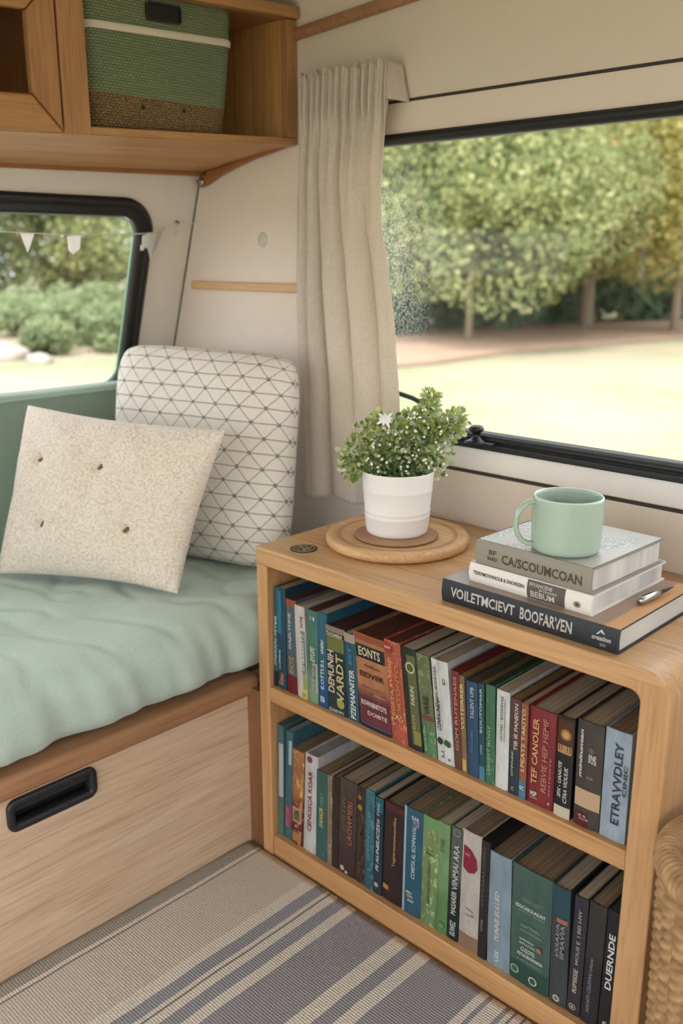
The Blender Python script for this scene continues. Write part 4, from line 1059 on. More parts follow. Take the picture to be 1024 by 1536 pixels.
# pen on the black book's jacket
d0 = Vector((.588, .100, .5889+.0055)); d1 = Vector((.5945, .180, .5889+.0048))
pen = thing('pen', 'small silver pen lying on the lowest book of the stack', 'pen', tuple(d0))
dd = d1-d0
bm = bmesh.new(); tube(bm, [d0, d0+dd*.03, d0+dd*.5, d0+dd*.62], [.003, .0052, .0050, .0034], 14); finish('barrel', bm, M['chrome'], pen, smooth=True)
bm = bmesh.new(); tube(bm, [d0+dd*.62, d0+dd*.85, d1], [.0026, .0018, .0006], 10); finish('tip', bm, M['black'], pen, smooth=True)
bm = bmesh.new(); tube(bm, [d0+dd*.08+Vector((0, 0, .005)), d0+dd*.3+Vector((0, 0, .0056)), d0+dd*.42+Vector((0, 0, .0046))], .0009, 6); finish('clip', bm, M['rubber'], pen, smooth=True)

# ---- mug
mc = (.499, .071, .6486)
mug = thing('mug', 'mint green ceramic mug standing on the stacked books', 'mug', mc)
mr, mh = .0430, .0690
prof = [(0, 0), (mr-.008, 0), (mr-.003, .0015), (mr-.0005, .006), (mr, .014), (mr, mh-.003), (mr-.0003, mh-.001), (mr-.0016, mh), (mr-.0032, mh-.001), (mr-.0038, mh-.004), (mr-.004, .012), (mr-.008, .006), (0, .005)]
finish('body', lathe(prof, mc, 96), M['mug'], mug, smooth=True)
finish('rim', lathe([(mr-.0004, mh-.0012), (mr-.0008, mh+.0001), (mr-.0018, mh+.0004), (mr-.0030, mh-.0002), (mr-.0034, mh-.0014), (mr-.002, mh-.002)], mc, 96, close=True), M['mug_rim'], mug, smooth=True)
hdv = Vector((-.721, -.693, 0)); hdv = Matrix.Rotation(math.radians(6), 3, 'Z') @ hdv
bm = bmesh.new(); hp = []
for i in range(25):
    a = PI/2+PI*i/24
    rx, rz = .0245, .0270
    out_ = mr-.002-math.copysign(abs(math.cos(a))**.8, math.cos(a))*rx
    zz = mh*.52+math.sin(a)*rz
    hp.append(Vector(mc)+hdv*(out_-.0005)+Vector((0, 0, zz)))
c0 = hp[0]-hdv*.002; 
pts = hp
# flattened section
rings = []
side = hdv.cross(Vector((0, 0, 1)))
for i, p in enumerate(pts):
    d = (pts[min(i+1, 24)]-pts[max(i-1, 0)]).normalized(); nn = d.cross(side).normalized()
    rings.append([bm.verts.new(p+side*.0058*math.cos(q*PI/6)+nn*.0034*math.sin(q*PI/6)) for q in range(12)])
for a_, b_ in zip(rings, rings[1:]):
    for q in range(12): bm.faces.new((a_[q], a_[(q+1) % 12], b_[(q+1) % 12], b_[q]))
bm.faces.new(rings[0]); bm.faces.new(rings[-1][::-1])
finish('handle', bm, M['mug'], mug, smooth=True)

# ---- tray, coaster, pot
tc = (.141, .170, TOP+.0003)
tray = thing('round_tray', 'round pale wooden tray on the bookcase under the plant pot', 'tray', tc)
finish('board', lathe([(0, 0), (.108, 0), (.1125, .002), (.1145, .006), (.1145, .012), (.1125, .0155), (.109, .0165), (.099, .0165), (.0975, .0155), (0, .0155)], tc, 96), M['tray'], tray, smooth=False, bevel=0)
for p in tray.children[0].data.polygons: p.use_smooth = True
finish('inlay_ring', lathe([(.090, .0152), (.0965, .0152), (.0965, .0158), (.090, .0158)], tc, 96, close=True), M['tray_groove'], tray)
cc_ = (.148, .160, TOP+.0159+.0003)
o = finish('coaster', lathe([(0, 0), (.064, 0), (.066, .0015), (.066, .003), (.064, .004), (0, .004)], cc_, 72), M['walnut'], smooth=True, origin=cc_)
tag(o, 'round brown wooden coaster between the white pot and the tray', 'coaster')
pc = (.142, .168, TOP+.0204)
pot = thing('potted_plant', 'white ceramic pot of leafy flowering herb on the round tray', 'potted plant', pc)
pr = [(0, 0), (.046, 0), (.0485, .002), (.0495, .008), (.0515, .028), (.0522, .0295), (.0512, .031), (.0519, .036), (.0526, .0375), (.0518, .039), (.0545, .070), (.0552, .0715), (.0546, .073), (.0575, .0985), (.0578, .1005), (.0570, .1012), (.0550, .1005), (.0542, .096), (.0535, .088), (0, .088)]
finish('pot', lathe(pr, pc, 96), M['pot'], pot, smooth=True)
finish('soil', lathe([(0, .090), (.053, .0885), (.053, .087), (0, .087)], pc, 40), M['soil'], pot, smooth=True)
rv = Vector((.721, .693, 0)); tv = Vector((.693, -.721, 0)); uv_ = Vector((0, 0, 1))
pb = Vector(pc)+Vector((0, 0, .092))
def pp(px, py, dpt=0.):   # plant layout: offsets (m) right / up / towards viewer from the soil
    return pb+rv*px+uv_*py+tv*dpt
def leaf(bm, p, d, n, L, W_l):
    d = d.normalized(); s2 = d.cross(n)
    if s2.length < .01: s2 = Vector((1, 0, 0))
    s2.normalize(); n2 = s2.cross(d)
    vs = [p, p+d*L*.35+s2*W_l*.5+n2*L*.06, p+d*L*.7+s2*W_l*.42+n2*L*.05, p+d*L-n2*L*.08, p+d*L*.7-s2*W_l*.42+n2*L*.05, p+d*L*.35-s2*W_l*.5+n2*L*.06]
    v = [bm.verts.new(q) for q in vs]; m0 = bm.verts.new(p+d*L*.5-n2*L*.05)
    for i in range(6): bm.faces.new((v[i], v[(i+1) % 6], m0))
lobes = [((-.062, .028), .030, 120), ((-.045, .055), .030, 130), ((-.020, .065), .030, 130), ((.0, .045), .036, 160), ((.025, .080), .024, 100), ((.045, .105), .016, 60),
         ((.048, .122), .012, 45), ((.028, .050), .034, 160), ((.055, .070), .026, 120), ((.080, .075), .020, 80), ((.090, .090), .014, 45), ((.060, .035), .024, 90), ((-.078, .012), .016, 50), ((.0, .015), .040, 120), ((-.035, .02), .03, 90), ((-.03, .085), .015, 40), ((.055, .010), .016, 40)]
bms = bmesh.new(); L1, L2, L3 = bmesh.new(), bmesh.new(), bmesh.new()
rnd = random.Random(3)
def rvec(r_): 
    while True:
        v = Vector((r_.uniform(-1, 1), r_.uniform(-1, 1), r_.uniform(-1, 1)))
        if .01 < v.length < 1: return v
for (cx, cy), rad, cnt in lobes:
    for q in range(max(2, cnt//16)):
        e = pp(cx, cy)+rvec(rnd)*rad*.8
        s0 = pp(rnd.uniform(-.03, .03), 0, rnd.uniform(-.03, .03))
        mid = (s0+e)/2+Vector((0, 0, .012))
        tube(bms, [s0, mid, e], [.0012, .0009, .0005], 5)
    for q in range(int(cnt*1.5)):
        v = rvec(rnd); c = pp(cx, cy)+v*rad
        if c.z < pb.z and (c.xy-pb.xy).length < .055: c.z = pb.z+.004
        tgt = rnd.random()
        hi = (c.z-pb.z)/.12
        tgt_bm = L1 if tgt < .26-hi*.2 else (L2 if tgt < .70 else L3)
        d = (v.normalized()*.8+rvec(rnd)*.8+Vector((0, 0, .25))); n_ = rvec(rnd)
        s3 = rnd.uniform(.6, 1.15)
        leaf(tgt_bm, c, d, n_, .0105*s3, .0078*s3)
# a few broad drooping leaves over the rim
for (x, y, a) in ((-.066, .004, -.9), (-.050, .006, -1.)):
    leaf(L1, pp(x, y, .048 if abs(x) < .04 else .005), rv*rnd.uniform(-.4, .4)+uv_*a+tv*.5, tv+uv_*.4, .018, .013)
finish('stems', bms, M['stem'], pot, smooth=True)
lf = finish('dark_leaves', L1, leafmat('herb_leaf_dark', rgb(84, 114, 66), rgb(126, 150, 86)), pot); lf['label'] = 'deep green leaves'
lf = finish('light_leaves', L2, leafmat('herb_leaf_light', rgb(146, 166, 98), rgb(196, 204, 122)), pot); lf['label'] = 'yellow green leaves'
lf = finish('pale_leaves', L3, leafmat('herb_leaf_pale', rgb(186, 194, 158), rgb(222, 222, 200)), pot); lf['label'] = 'pale silvery leaves'
bm = bmesh.new()
for q in range(80):
    cx, cy = rnd.uniform(-.05, .075), rnd.uniform(.0, .085)
    if cy > .05 and cx < -.045: continue
    c = pp(cx, cy, rnd.uniform(.012, .038))
    for w_ in range(5):
        a = w_*2*PI/5; d = (rv*math.cos(a)+uv_*math.sin(a))+tv*.3
        leaf(bm, c, d, tv, .0024, .0014)
c = pp(-.022, .092, .02)
for w_ in range(9):
    a = w_*2*PI/9+.2; d = (rv*math.cos(a)+uv_*math.sin(a)*.8)+tv*.4
    leaf(bm, c, d, tv, .017*(.7+.3*(w_ % 2)), .005)
finish('white_blossoms', bm, plain('blossom_white', rgb(240, 238, 232), .7, .2), pot)

# ================================================================== OVERHEAD CABINET
def cs(v):   # the whole cabinet sits slightly out of level
    v = Vector(v); return Vector((v.x, v.y, v.z+.045*(v.y-.333)*(.5+.5*max(0, min(1, (v.x+.54)/.29)))))
cab = thing('overhead_cabinet', 'wooden overhead wall cabinet with an open bay and a glazed door', 'cabinet', (-.4, -.3, 1.18))
CX = -.250
def CB(*a): return B(*a, f=cs)
finish('bottom_rail', CB(CX-.016, CX, -1.5, YW-.003, 1.1965, 1.2085), M['cab_y'], cab, bevel=.002)
# curved underside board: front edge to wall
up = [(CX-.002, 1.1960), (CX-.05, 1.1930), (CX-.10, 1.1865), (CX-.16, 1.1790), (CX-.22, 1.1700), (-.538, 1.1640), (-.530, 1.176), (CX-.22, 1.184), (CX-.10, 1.200), (CX-.017, 1.207)]
bm = bmesh.new()
prism(up, 'y', -1.5, YW-.004, bm, f=cs)
finish('underside_board', bm, M['cab_under'], cab)
finish('rear_batten', prism([(-.534, 1.158), (-.522, 1.158), (-.518, 1.164), (-.52, 1.176), (-.530, 1.176)], 'y', -1.5, YW-.004, f=cs), M['cab_trim'], cab)
# curved bracket at the right end, under the board
crv = [(-.262, 1.197), (-.30, 1.190), (-.36, 1.181), (-.42, 1.168), (-.47, 1.155), (-.505, 1.142), (-.528, 1.136)]
op = [(x, z) for x, z in crv]+[(-.536, 1.150), (-.51, 1.158), (-.47, 1.1685), (-.42, 1.176), (-.36, 1.187), (-.30, 1.197)]
finish('curved_bracket', prism(op, 'y', YW-.018, YW-.003, f=cs), M['cab_trim'], cab, bevel=.001)
bm = bmesh.new(); lathe([(0, 0), (.008, 0), (.008, .003), (.004, .005), (0, .005)], (0, 0, 0), 20, bm)
bmesh.ops.rotate(bm, verts=bm.verts, cent=(0, 0, 0), matrix=Matrix.Rotation(PI/2, 3, 'X')); bmesh.ops.translate(bm, verts=bm.verts, vec=(-.516, YW-.018, 1.146))
finish('bracket_screw', bm, M['chrome'], cab, smooth=True)
finish('floor_board', CB(-.515, CX-.0165, -1.5, YW-.022, 1.201, 1.2075), M['cab_y'], cab)
finish('end_panel', CB(-.50, CX-.016, YW-.021, YW-.003, 1.2080, 1.405), M['cab_light'], cab)
finish('end_stile', CB(CX-.016, CX, YW-.026, YW-.003, 1.2088, 1.403), M['cab_z'], cab, bevel=.0015)
finish('top_rail', CB(CX-.016, CX+.010, -1.5, YW-.004, 1.4035, 1.4235), M['cab_y'], cab, bevel=.003)
finish('top_board', CB(-.46, CX-.0165, -1.5, YW-.004, 1.4055, 1.412), M['cab_y'], cab)
finish('rear_panel', prism([(-.523, 1.21), (-.517, 1.21), (-.452, 1.404), (-.458, 1.404)], 'y', -1.5, YW-.022, f=cs), M['cab_light'], cab)
finish('divider_post', CB(CX-.018, CX+.006, -.144, -.099, 1.1950, 1.4032), M['cab_z'], cab, bevel=.003)
finish('inner_divider', CB(-.50, CX-.019, -.116, -.104, 1.208, 1.404), M['cab_light'], cab)
dr = finish('door', None or prism([(-.147, 1.199), (-.147, 1.400), (-.192, 1.355), (-.192, 1.2475)], 'x', CX-.010, CX+.008, f=cs), M['cab_z'], cab, bevel=.004, seg=3)
dr.name = 'door'
finish('door_rail', prism([(-.1475, 1.1985), (-.1925, 1.2465), (-.60, 1.2465), (-.645, 1.1985)], 'x', CX-.010, CX+.011, f=cs), M['cab_y'], dr, bevel=.007, seg=4)
finish('door_rail', prism([(-.1475, 1.4005), (-.1925, 1.3555), (-.60, 1.3555), (-.645, 1.4005)], 'x', CX-.010, CX+.008, f=cs), M['cab_y'], dr, bevel=.004)
finish('door_stile', prism([(-.6455, 1.199), (-.6455, 1.400), (-.6005, 1.355), (-.6005, 1.2475)], 'x', CX-.010, CX+.008, f=cs), M['cab_z'], dr, bevel=.004)
finish('door_pane', CB(CX-.004, CX-.002, -.598, -.194, 1.249, 1.354), M['glass_dark'], dr)
finish('partition', CB(-.50, CX-.019, -.70, -.688, 1.208, 1.404), M['cab_light'], cab)

# woven basket in the open bay
bo = (-.36, .054, 1.2085+.045*(.0-.333)*.8)
wb = thing('storage_basket', 'green and brown woven rope basket in the open cabinet bay', 'basket', (bo[0], bo[1], 1.194))
ZB = 1.1965; HB = .198
def bring(t):   # outline of the basket at height fraction t
    hx = .088+.010*t; hy = .134+.018*t; r = .030
    return rrect(-hx, hx, -hy, hy, r, 8)
def brough(v): return Vector((v.x, v.y, v.z+.040*(v.y-bo[1])))
def basket_wall(scale, zlist, bm):
    rings = []
    for t, grow in zlist:
        o2 = bring(t)
        bul = .006*math.sin(t*PI)
        rings.append([bm.verts.new(brough(Vector((bo[0]+x*scale*(1+bul*6)+grow*(1 if x > 0 else -1), bo[1]+y*scale*(1+bul*2)+grow*(1 if y > 0 else -1), ZB+HB*t)))) for x, y in o2])
    for a, b in zip(rings, rings[1:]):
        for i in range(len(a)): bm.faces.new((a[i], a[(i+1) % len(a)], b[(i+1) % len(a)], b[i]))
    return rings
bm = bmesh.new()
r1_ = basket_wall(1, [(i/24, 0) for i in range(25)], bm); bm.faces.new(r1_[0][::-1])
r2_ = basket_wall(.95, [(1-i/24*.95, 0) for i in range(25)], bm); bm.faces.new(r2_[-1])
for i in range(len(r1_[-1])): j = (i+1) % len(r1_[-1]); bm.faces.new((r1_[-1][i], r1_[-1][j], r2_[0][j], r2_[0][i]))
body = finish('woven_body', bm, M['rope'], wb, smooth=True, origin=(bo[0], bo[1], ZB-.005))
bm = bmesh.new(); basket_wall(1.003, [(.700, .0005), (.708, .002), (.748, .002), (.756, .0005)], bm)
wband = finish('white_stripe', bm, M['stripe'], wb, smooth=True)
def bf(y, z, o_=.0):   # point on the basket's front face
    t = (z-ZB)/HB; hx = (.088+.010*t)*(1+.006*math.sin(max(0, min(1, t))*PI)*6)
    return brough(Vector((bo[0]+hx+o_, y, z)))
sl_ = rrect(.022, .086, ZB+HB*.815, ZB+HB*.935, .004, 4)
bm = ringsweep(sl_, [(.002, 0), (.002, .003), (-.001, .003), (-.001, 0)], lambda y, z, h: bf(y, z, h+.001))
finish('handle_rim', bm, M['black'], wb)
bm = bmesh.new(); A = [bm.verts.new(bf(y, z, .0016)) for y, z in sl_]; bm.faces.new(A)
A2 = [bm.verts.new(bf(y, z, -.0)) for y, z in sl_]
for i in range(len(A)): bm.faces.new((A[i], A2[i], A2[(i+1) % len(A)], A[(i+1) % len(A)]))
finish('handle_slot', bm, M['darkcav'], wb)
for y in (.012, .092):
    bm = bmesh.new(); lathe([(0, 0), (.0035, 0), (.0035, .002), (.0015, .003), (0, .003)], (0, 0, 0), 16, bm)
    bmesh.ops.rotate(bm, verts=bm.verts, cent=(0, 0, 0), matrix=Matrix.Rotation(PI/2, 3, 'Y'))
    bmesh.ops.translate(bm, verts=bm.verts, vec=bf(y, ZB+.034, .0))
    finish('rivet', bm, M['rubber'], wb, smooth=True)

# ================================================================== BUNTING
def strg(y, z, off): return PL(y, z, off)
bt = thing('bunting', 'string of small white cloth pennants hung across the left window', 'bunting', tuple(PL(.1, 1.045, .015)))
line = [PL(-.60, 1.060, .014), PL(-.35, 1.052, .015), PL(-.09, 1.048, .016), PL(.02, 1.045, .016), PL(.12, 1.046, .016), PL(.205, 1.050, .017), PL(.225, 1.052, .017), PL(.291, 1.070, .006)]
bm = bmesh.new(); tube(bm, line, .0011, 6)
tube(bm, [PL(.291, 1.070, .006), Vector((-.560, YW-.004, 1.066)), Vector((-.535, YW-.003, 1.068))], .0012, 6)
finish('string', bm, M['string'], bt)
bm = bmesh.new(); tube(bm, [PL(.291, 1.070, .0), PL(.291, 1.071, .010)], .0022, 8); finish('nail', bm, M['seam'], bt)
def pennant(pts, off=.017, lab=None):
    bm = bmesh.new(); A = []; B2 = []
    for i, (y, z) in enumerate(pts):
        w_ = .0015*math.sin(i*2.1)
        A.append(bm.verts.new(PL(y, z, off+w_))); B2.append(bm.verts.new(PL(y, z, off+w_+.0008)))
    bm.faces.new(A); bm.faces.new(B2[::-1])
    for i in range(len(A)): bm.faces.new((A[i], B2[i], B2[(i+1) % len(A)], A[(i+1) % len(A)]))
    return finish('pennant', bm, M['white_cloth'], bt)
pennant([(-.062, 1.048), (-.034, 1.046), (-.040, 1.020), (-.044, 1.012), (-.051, 1.026)])
pennant([(.034, 1.042), (.060, 1.047), (.064, 1.043), (.063, 1.020), (.049, 1.010), (.040, 1.017)])
pennant([(.020, 1.046), (.028, 1.046), (.027, 1.040), (.021, 1.041)])
pennant([(.198, 1.047), (.214, 1.053), (.232, 1.050), (.228, 1.028), (.224, 1.000), (.216, 1.022), (.200, 1.026)], .021)
pennant([(.196, 1.030), (.206, 1.030), (.206, 1.019), (.197, 1.019)], .022)
bm = bmesh.new(); tube(bm, [PL(.262, 1.062, .008), PL(.250, 1.030, .006), PL(.238, 1.006, .006)], [.0032, .0024, .0008], 6)
tube(bm, [PL(.291, 1.066, .006), PL(.289, 1.044, .005)], [.002, .0022], 6)
finish('ribbon_tail', bm, M['string'], bt, smooth=True)

# ================================================================== WICKER BASKET
wc = (.800, -.006, 0.0055)
wk = thing('wicker_basket', 'tall round wicker basket on the floor beside the bookcase', 'basket', wc)
bm = bmesh.new(); NTH, NR = 504, 264; Hh = .362; nst = 26
G = []
for j in range(NR+1):
    z = Hh*j/NR; rows = 27; fr = j/NR*rows; rowi = int(min(rows-1, fr)); ff = fr-rowi
    ring = []
    for i in range(NTH):
        th = 2*PI*i/NTH
        cf = nst*i/NTH; colp = int(cf) % 2; cu_ = abs(math.sin(PI*(cf-int(cf))))**.55
        bulge = abs(math.sin(PI*(fr+.5*colp)))**.6*cu_
        r_ = .0855+.010*(z/Hh)+.0100*bulge
        # gaps between strands and the upright ribs
        ring.append(bm.verts.new((wc[0]+r_*math.cos(th), wc[1]+r_*math.sin(th), wc[2]+z)))
    G.append(ring)
for a, b in zip(G, G[1:]):
    for i in range(NTH): j = (i+1) % NTH; bm.faces.new((a[i], a[j], b[j], b[i]))
finish('woven_body', bm, M['rattan'], wk, smooth=True)
finish('inner_lining', lathe([(0, .004), (.080, .004), (.090, .375), (.087, .375), (.077, .007), (0, .007)], wc, 48), M['rattan'], wk, smooth=True)
bm = bmesh.new(); NTH = 720; NQ = 28; rings = []
for i in range(NTH):
    th = 2*PI*i/NTH; ring = []
    for q in range(NQ):
        a = 2*PI*q/NQ
        tw = abs(math.sin(th*44+a*1.0))**.6
        rt = .0148*(.80+.25*tw); 
        ring.append(bm.verts.new((wc[0]+(.0945+rt*math.cos(a))*math.cos(th), wc[1]+(.0945+rt*math.cos(a))*math.sin(th), wc[2]+.370+rt*1.0*math.sin(a))))
    rings.append(ring)
for i in range(NTH):
    a_, b_ = rings[i], rings[(i+1) % NTH]
    for q in range(NQ): bm.faces.new((a_[q], a_[(q+1) % NQ], b_[(q+1) % NQ], b_[q]))
finish('braided_rim', bm, M['rattan'], wk, smooth=True)

# ================================================================== OUTDOORS
GZ = -.45
k = NT('meadow_grass', .95, .1)
v = k.mapping((1, 1, 1))
n1 = k.noise(v, .35, 4, .6); n2 = k.noise(v, 9, 3, .7)
c = k.ramp(n1, [(.38, rgb(118, 126, 90)), (.50, rgb(150, 137, 114)), (.62, rgb(162, 142, 124))])
c = k.mix(.35, c, k.ramp(n2, [(.3, rgb(108, 116, 86)), (.7, rgb(156, 146, 130))]))
k.color(c)
gb = bmesh.new(); gverts = {}
for i in range(61):
    for j in range(61):
        x = -60+i*2; y = -60+j*2
        gverts[i, j] = gb.verts.new((x, y, GZ+.05*noise.noise(Vector((x*.1, y*.1, 0)))))
for i in range(60):
    for j in range(60): gb.faces.new((gverts[i, j], gverts[i+1, j], gverts[i+1, j+1], gverts[i, j+1]))
g = finish('lawn', gb, k.m, smooth=True); struct(g)
def strip(name, far, near_, m, dz):
    bm = bmesh.new(); n = len(far)
    A = [bm.verts.new(ground(*p)+Vector((0, 0, dz))) for p in far]; B2 = [bm.verts.new(ground(*p)+Vector((0, 0, dz))) for p in near_]
    for i in range(n-1): bm.faces.new((A[i], A[i+1], B2[i+1], B2[i]))
    e = bmesh.ops.extrude_face_region(bm, geom=bm.faces[:]); bmesh.ops.translate(bm, verts=[v for v in e['geom'] if isinstance(v, bmesh.types.BMVert)], vec=(0, 0, -.05))
    return struct(finish(name, bm, m))
earth = plain('bare_earth', rgb(150, 126, 108), .95, .1, var=.12)
strip('earth_strip', [(560, 500), (650, 498), (760, 492), (880, 488), (1000, 484), (1080, 480)], [(560, 556), (650, 548), (760, 532), (880, 520), (1000, 510), (1080, 506)], earth, .062)
strip('earth_bank', [(-120, 440), (60, 440), (230, 444)], [(-120, 470), (60, 470), (230, 474)], earth, .062)

def foliage(bm, blobs, n, size, r_):
    tot = sum(b[1]**2 for b in blobs)
    for (c, rad, *sq) in blobs:
        q = sq[0] if sq else .8
        for i in range(int(n*rad**2/tot)):
            v = rvec(r_); v = v.normalized()*(v.length**.6)*1.12
            p = Vector(c)+Vector((v.x*rad, v.y*rad, v.z*rad*q))
            if p.z < GZ+.02: p.z = GZ+.02+r_.random()*.1
            d = rvec(r_).normalized(); e = d.cross(rvec(r_)).normalized()
            s3 = size*r_.uniform(.6, 1.3)
            vs = [bm.verts.new(p-d*s3*.5), bm.verts.new(p+e*s3*.34), bm.verts.new(p+d*s3*.5), bm.verts.new(p-e*s3*.34)]
            bm.faces.new(vs)
def tree(base, h, crown_r, crown_z0, mat, label, n=9000, size=.12, trunk=.07, seed=1, cat='tree', group=None, lean=0):
    r_ = random.Random(seed); base = Vector(base)
    t = thing('tree', label, cat, tuple(base), group)
    bm = bmesh.new()
    tube(bm, [base+Vector((0, 0, -.1)), base+Vector((lean*.3, 0, h*.25)), base+Vector((lean, 0, h*.55)), base+Vector((lean, 0, h*.85))], [trunk*1.2, trunk, trunk*.7, trunk*.25], 10)
    for q in range(6):
        a = q*PI/3+r_.random(); s0 = base+Vector((lean*.7, 0, h*(.32+.06*q)))
        tube(bm, [s0, s0+Vector((math.cos(a), math.sin(a), .5))*crown_r*.4, s0+Vector((math.cos(a), math.sin(a), .8))*crown_r*.7], [trunk*.4, trunk*.28, trunk*.1], 6)
    finish('trunk', bm, M['bark'], t, smooth=True)
    bm = bmesh.new(); blobs = []
    zc0, zc1 = base.z+crown_z0, base.z+h
    for q in range(44):
        f = r_.random(); z = zc0+(zc1-zc0)*f
        rr = crown_r*(math.sin(PI*min(.96, max(.14, f*.85+.12)))**.6)
        a = r_.random()*2*PI; d = rr*math.sqrt(r_.random())*.85
        blobs.append((base+Vector((lean+math.cos(a)*d, math.sin(a)*d, z-base.z)), crown_r*r_.uniform(.18, .42)))
    foliage(bm, blobs, n, size, r_)
    finish('crown', bm, mat, t)
    return t
def shrub(base, w, h, mat, label, n=2500, size=.08, seed=1, name='shrub', group=None):
    r_ = random.Random(seed); base = Vector(base)
    t = thing(name, label, 'shrub', tuple(base), group)
    bm = bmesh.new()
    for q in range(5):
        a = q*1.3; tube(bm, [base+Vector((0, 0, -.05)), base+Vector((math.cos(a)*w*.3, math.sin(a)*w*.3, h*.7))], [.03, .01], 6)
    finish('branches', bm, M['bark'], t)
    bm = bmesh.new(); blobs = []
    for q in range(12):
        a = r_.random()*2*PI; d = w*math.sqrt(r_.random())*.8
        blobs.append((base+Vector((math.cos(a)*d, math.sin(a)*d, h*r_.uniform(.2, .75))), h*r_.uniform(.25, .4)))
    foliage(bm, blobs, n, size, r_)
    finish('foliage', bm, mat, t)
    return t
Lg = leafmat('tree_leaf_fresh', rgb(120, 136, 92), rgb(164, 170, 116), rgb(200, 196, 146), .5)  # outdoor haze is put into the tree leaf colours by lightening them
Ly = leafmat('tree_leaf_sunlit', rgb(158, 162, 104), rgb(196, 188, 122), rgb(236, 212, 152), .5)  # golden sunlight is put into this leaf colour
Ld = leafmat('tree_leaf_deep', rgb(112, 130, 94), rgb(142, 156, 112), rgb(168, 176, 126), .45)
Lb = leafmat('shrub_leaf_bluegreen', rgb(84, 108, 84), rgb(120, 142, 108), None, .3)
Ls = leafmat('meadow_shrub_leaf', rgb(116, 132, 92), rgb(146, 158, 116), rgb(172, 172, 136), .4)
# trees seen through the large window
b = ground(702, 516); tree(b, 5.6, 3.0, 1.55, Lg, 'leafy green tree with a thin pale trunk left in the large window', 42000, .105, .055, 11)
b = ground(877, 492); tree(b, 6.6, 3.7, 1.6, Ly, 'sunlit golden green tree with a stout trunk right of centre in the large window', 42000, .125, .13, 12)
b = ground(1010, 500); tree(b, 6.4, 3.0, 1.5, Ly, 'sunlit golden tree at the right edge of the large window', 26000, .12, .08, 13)
b = ground(600, 496); tree(b, 6.0, 2.9, 1.0, Ld, 'deep green tree beside the curtain in the large window', 30000, .11, .08, 14)
for i, (px, py, h, r_, m) in enumerate(((500, 462, 8.5, 4.2, Ld), (640, 458, 9, 4.4, Ld), (790, 456, 9.5, 4.6, Lg), (930, 456, 10, 4.6, Lg), (1110, 458, 8, 3.6, Ly))):
    tree(ground(px, py), h, r_, .5, m, ['dark green tree showing just right of the curtain edge, back row', 'dark tall tree behind the thin trunked tree', 'tall tree behind, between the two trunks', 'tall back row tree above the stout trunk', 'tall sunlit yellowish back row tree at the far right'][i], 13000, .24, .14, 30+i)
for i, (px, py) in enumerate(((575, 500), (640, 492), (735, 494), (800, 486), (850, 482), (930, 482), (985, 480), (1050, 480))):
    shrub(ground(px, py), 1.1, 1.15+.25*(i % 3), Lb, ['dark shrub next to the curtain', 'dark shrub left of the thin pale trunk', 'dark shrub right of the thin pale trunk', 'blue green shrub midway between the trunks', 'shrub just left of the stout trunk', 'blue green shrub right of the stout trunk', 'blue green shrub near the right window edge', 'shrub at the far right of the large window'][i]+', under the trees', 3500, .13, 50+i, group='shrubs under the trees')
# wooden fence far left in the large window
fa, fb = ground(560, 494), ground(655, 490)
fn = thing('rail_fence', 'brown post and rail fence beyond the lawn near the curtain', 'fence', tuple(fa))
fw = plain('fence_wood', rgb(120, 96, 84), .9, .1, var=.15)
dv = (fb-fa)
for q in range(5):
    p = fa+dv*q/4; finish('post', B(p.x-.05, p.x+.05, p.y-.05, p.y+.05, GZ, GZ+.75), fw, fn)
for zz in (.25, .48, .68):
    bm = bmesh.new(); tube(bm, [fa+Vector((0, 0, zz)), fb+Vector((0, 0, zz))], .04, 6); finish('rail', bm, fw, fn)
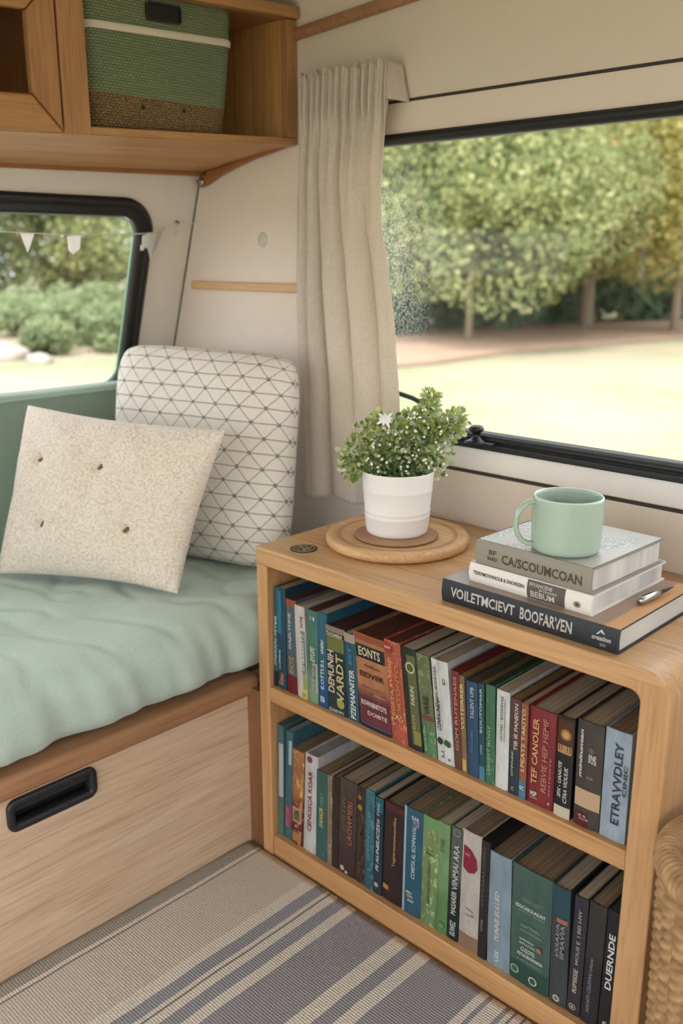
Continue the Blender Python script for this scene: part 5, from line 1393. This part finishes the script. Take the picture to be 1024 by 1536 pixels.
# through the left window
for i, (px, py, h, r_, m) in enumerate(((-60, 446, 8.5, 3.6, Ld), (30, 440, 9, 3.6, Ld), (100, 444, 8, 3.2, Lg), (160, 440, 9, 3.6, Ld), (225, 444, 8, 3.4, Lg))):
    tree(ground(px, py), h, r_, .5, m, ['deep green tree at the far left edge of the left window', 'dark tree behind the first pennant', 'lighter tree behind the second pennant', 'dark tree in the middle right of the left window', 'light green tree at the right side of the left window'][i], 10000, .22, .12, 70+i)
for i, (px, py, w, h) in enumerate(((-40, 520, .8, .75), (40, 505, .9, .8), (95, 530, .7, .55), (140, 515, .9, .85), (190, 525, .8, .75), (240, 520, .8, .8), (120, 490, 1.2, .9), (20, 488, 1.2, .8), (190, 490, 1.2, 1.0))):
    shrub(ground(px, py), w, h, Ls, ['pale green bush at the left of the left window', 'pale green bush behind the stones', 'low pale bush in the middle of the left window', 'pale bush right of the middle in the left window', 'pale bush at the right of the left window', 'pale bush at the far right edge of the left window, by the black seal', 'wide bush further back in the left window', 'wide bush behind the white stone', 'tall pale bush far back at the right of the left window'][i], 3000, .09, 90+i, group='bushes outside the left window')
rockm = plain('pale_stone', rgb(160, 148, 140), .9, .1, var=.12, bump=.4, bscale=8)
for i, (px, py, s_) in enumerate(((8, 540, .36), (60, 545, .20), (32, 486, .32))):
    p = ground(px, py); bm = bmesh.new(); bmesh.ops.create_icosphere(bm, subdivisions=3, radius=1)
    for v in bm.verts:
        q = v.co.copy(); q = q*(1+.25*noise.noise(q*1.5+Vector((i*7, 0, 0)))); v.co = p+Vector((q.x*s_, q.y*s_*.9, q.z*s_*.5+s_*.2))
    tag(finish('boulder', bm, rockm, smooth=True, origin=tuple(p)), ['large pale boulder low at the left of the left window', 'small boulder right of the large one outside', 'whitish boulder further back among the bushes'][i], 'boulder', 'boulders outside the left window')

# ================================================================== LIGHT
w = bpy.data.worlds.new('world'); sc.world = w; w.use_nodes = True
t = w.node_tree; bg = t.nodes['Background']
tc_ = t.nodes.new('ShaderNodeTexCoord'); sx = t.nodes.new('ShaderNodeSeparateXYZ'); t.links.new(tc_.outputs['Generated'], sx.inputs[0])
rp_ = t.nodes.new('ShaderNodeValToRGB'); t.links.new(sx.outputs[2], rp_.inputs[0])
rp_.color_ramp.elements[0].position = 0; rp_.color_ramp.elements[0].color = (.97, .98, 1.0, 1)
rp_.color_ramp.elements[1].position = .6; rp_.color_ramp.elements[1].color = (.86, .93, 1.0, 1)
t.links.new(rp_.outputs[0], bg.inputs[0]); bg.inputs[1].default_value = 1.25
sun = bpy.data.lights.new('sun', 'SUN'); so = bpy.data.objects.new('sun', sun); COL.objects.link(so)
sun.energy = 2.0; sun.angle = math.radians(8); sun.color = (1, .96, .91)
so.rotation_euler = Vector((-.25, .50, -1.0)).to_track_quat('-Z', 'Y').to_euler()

vs = sc.view_settings
vs.view_transform = 'Standard'; vs.look = 'None'; vs.gamma = 1; vs.use_curve_mapping = False; vs.exposure = 1.52
sc.cycles.max_bounces = 8; sc.cycles.transparent_max_bounces = 12; sc.cycles.diffuse_bounces = 4
sc.cycles.use_denoising = True
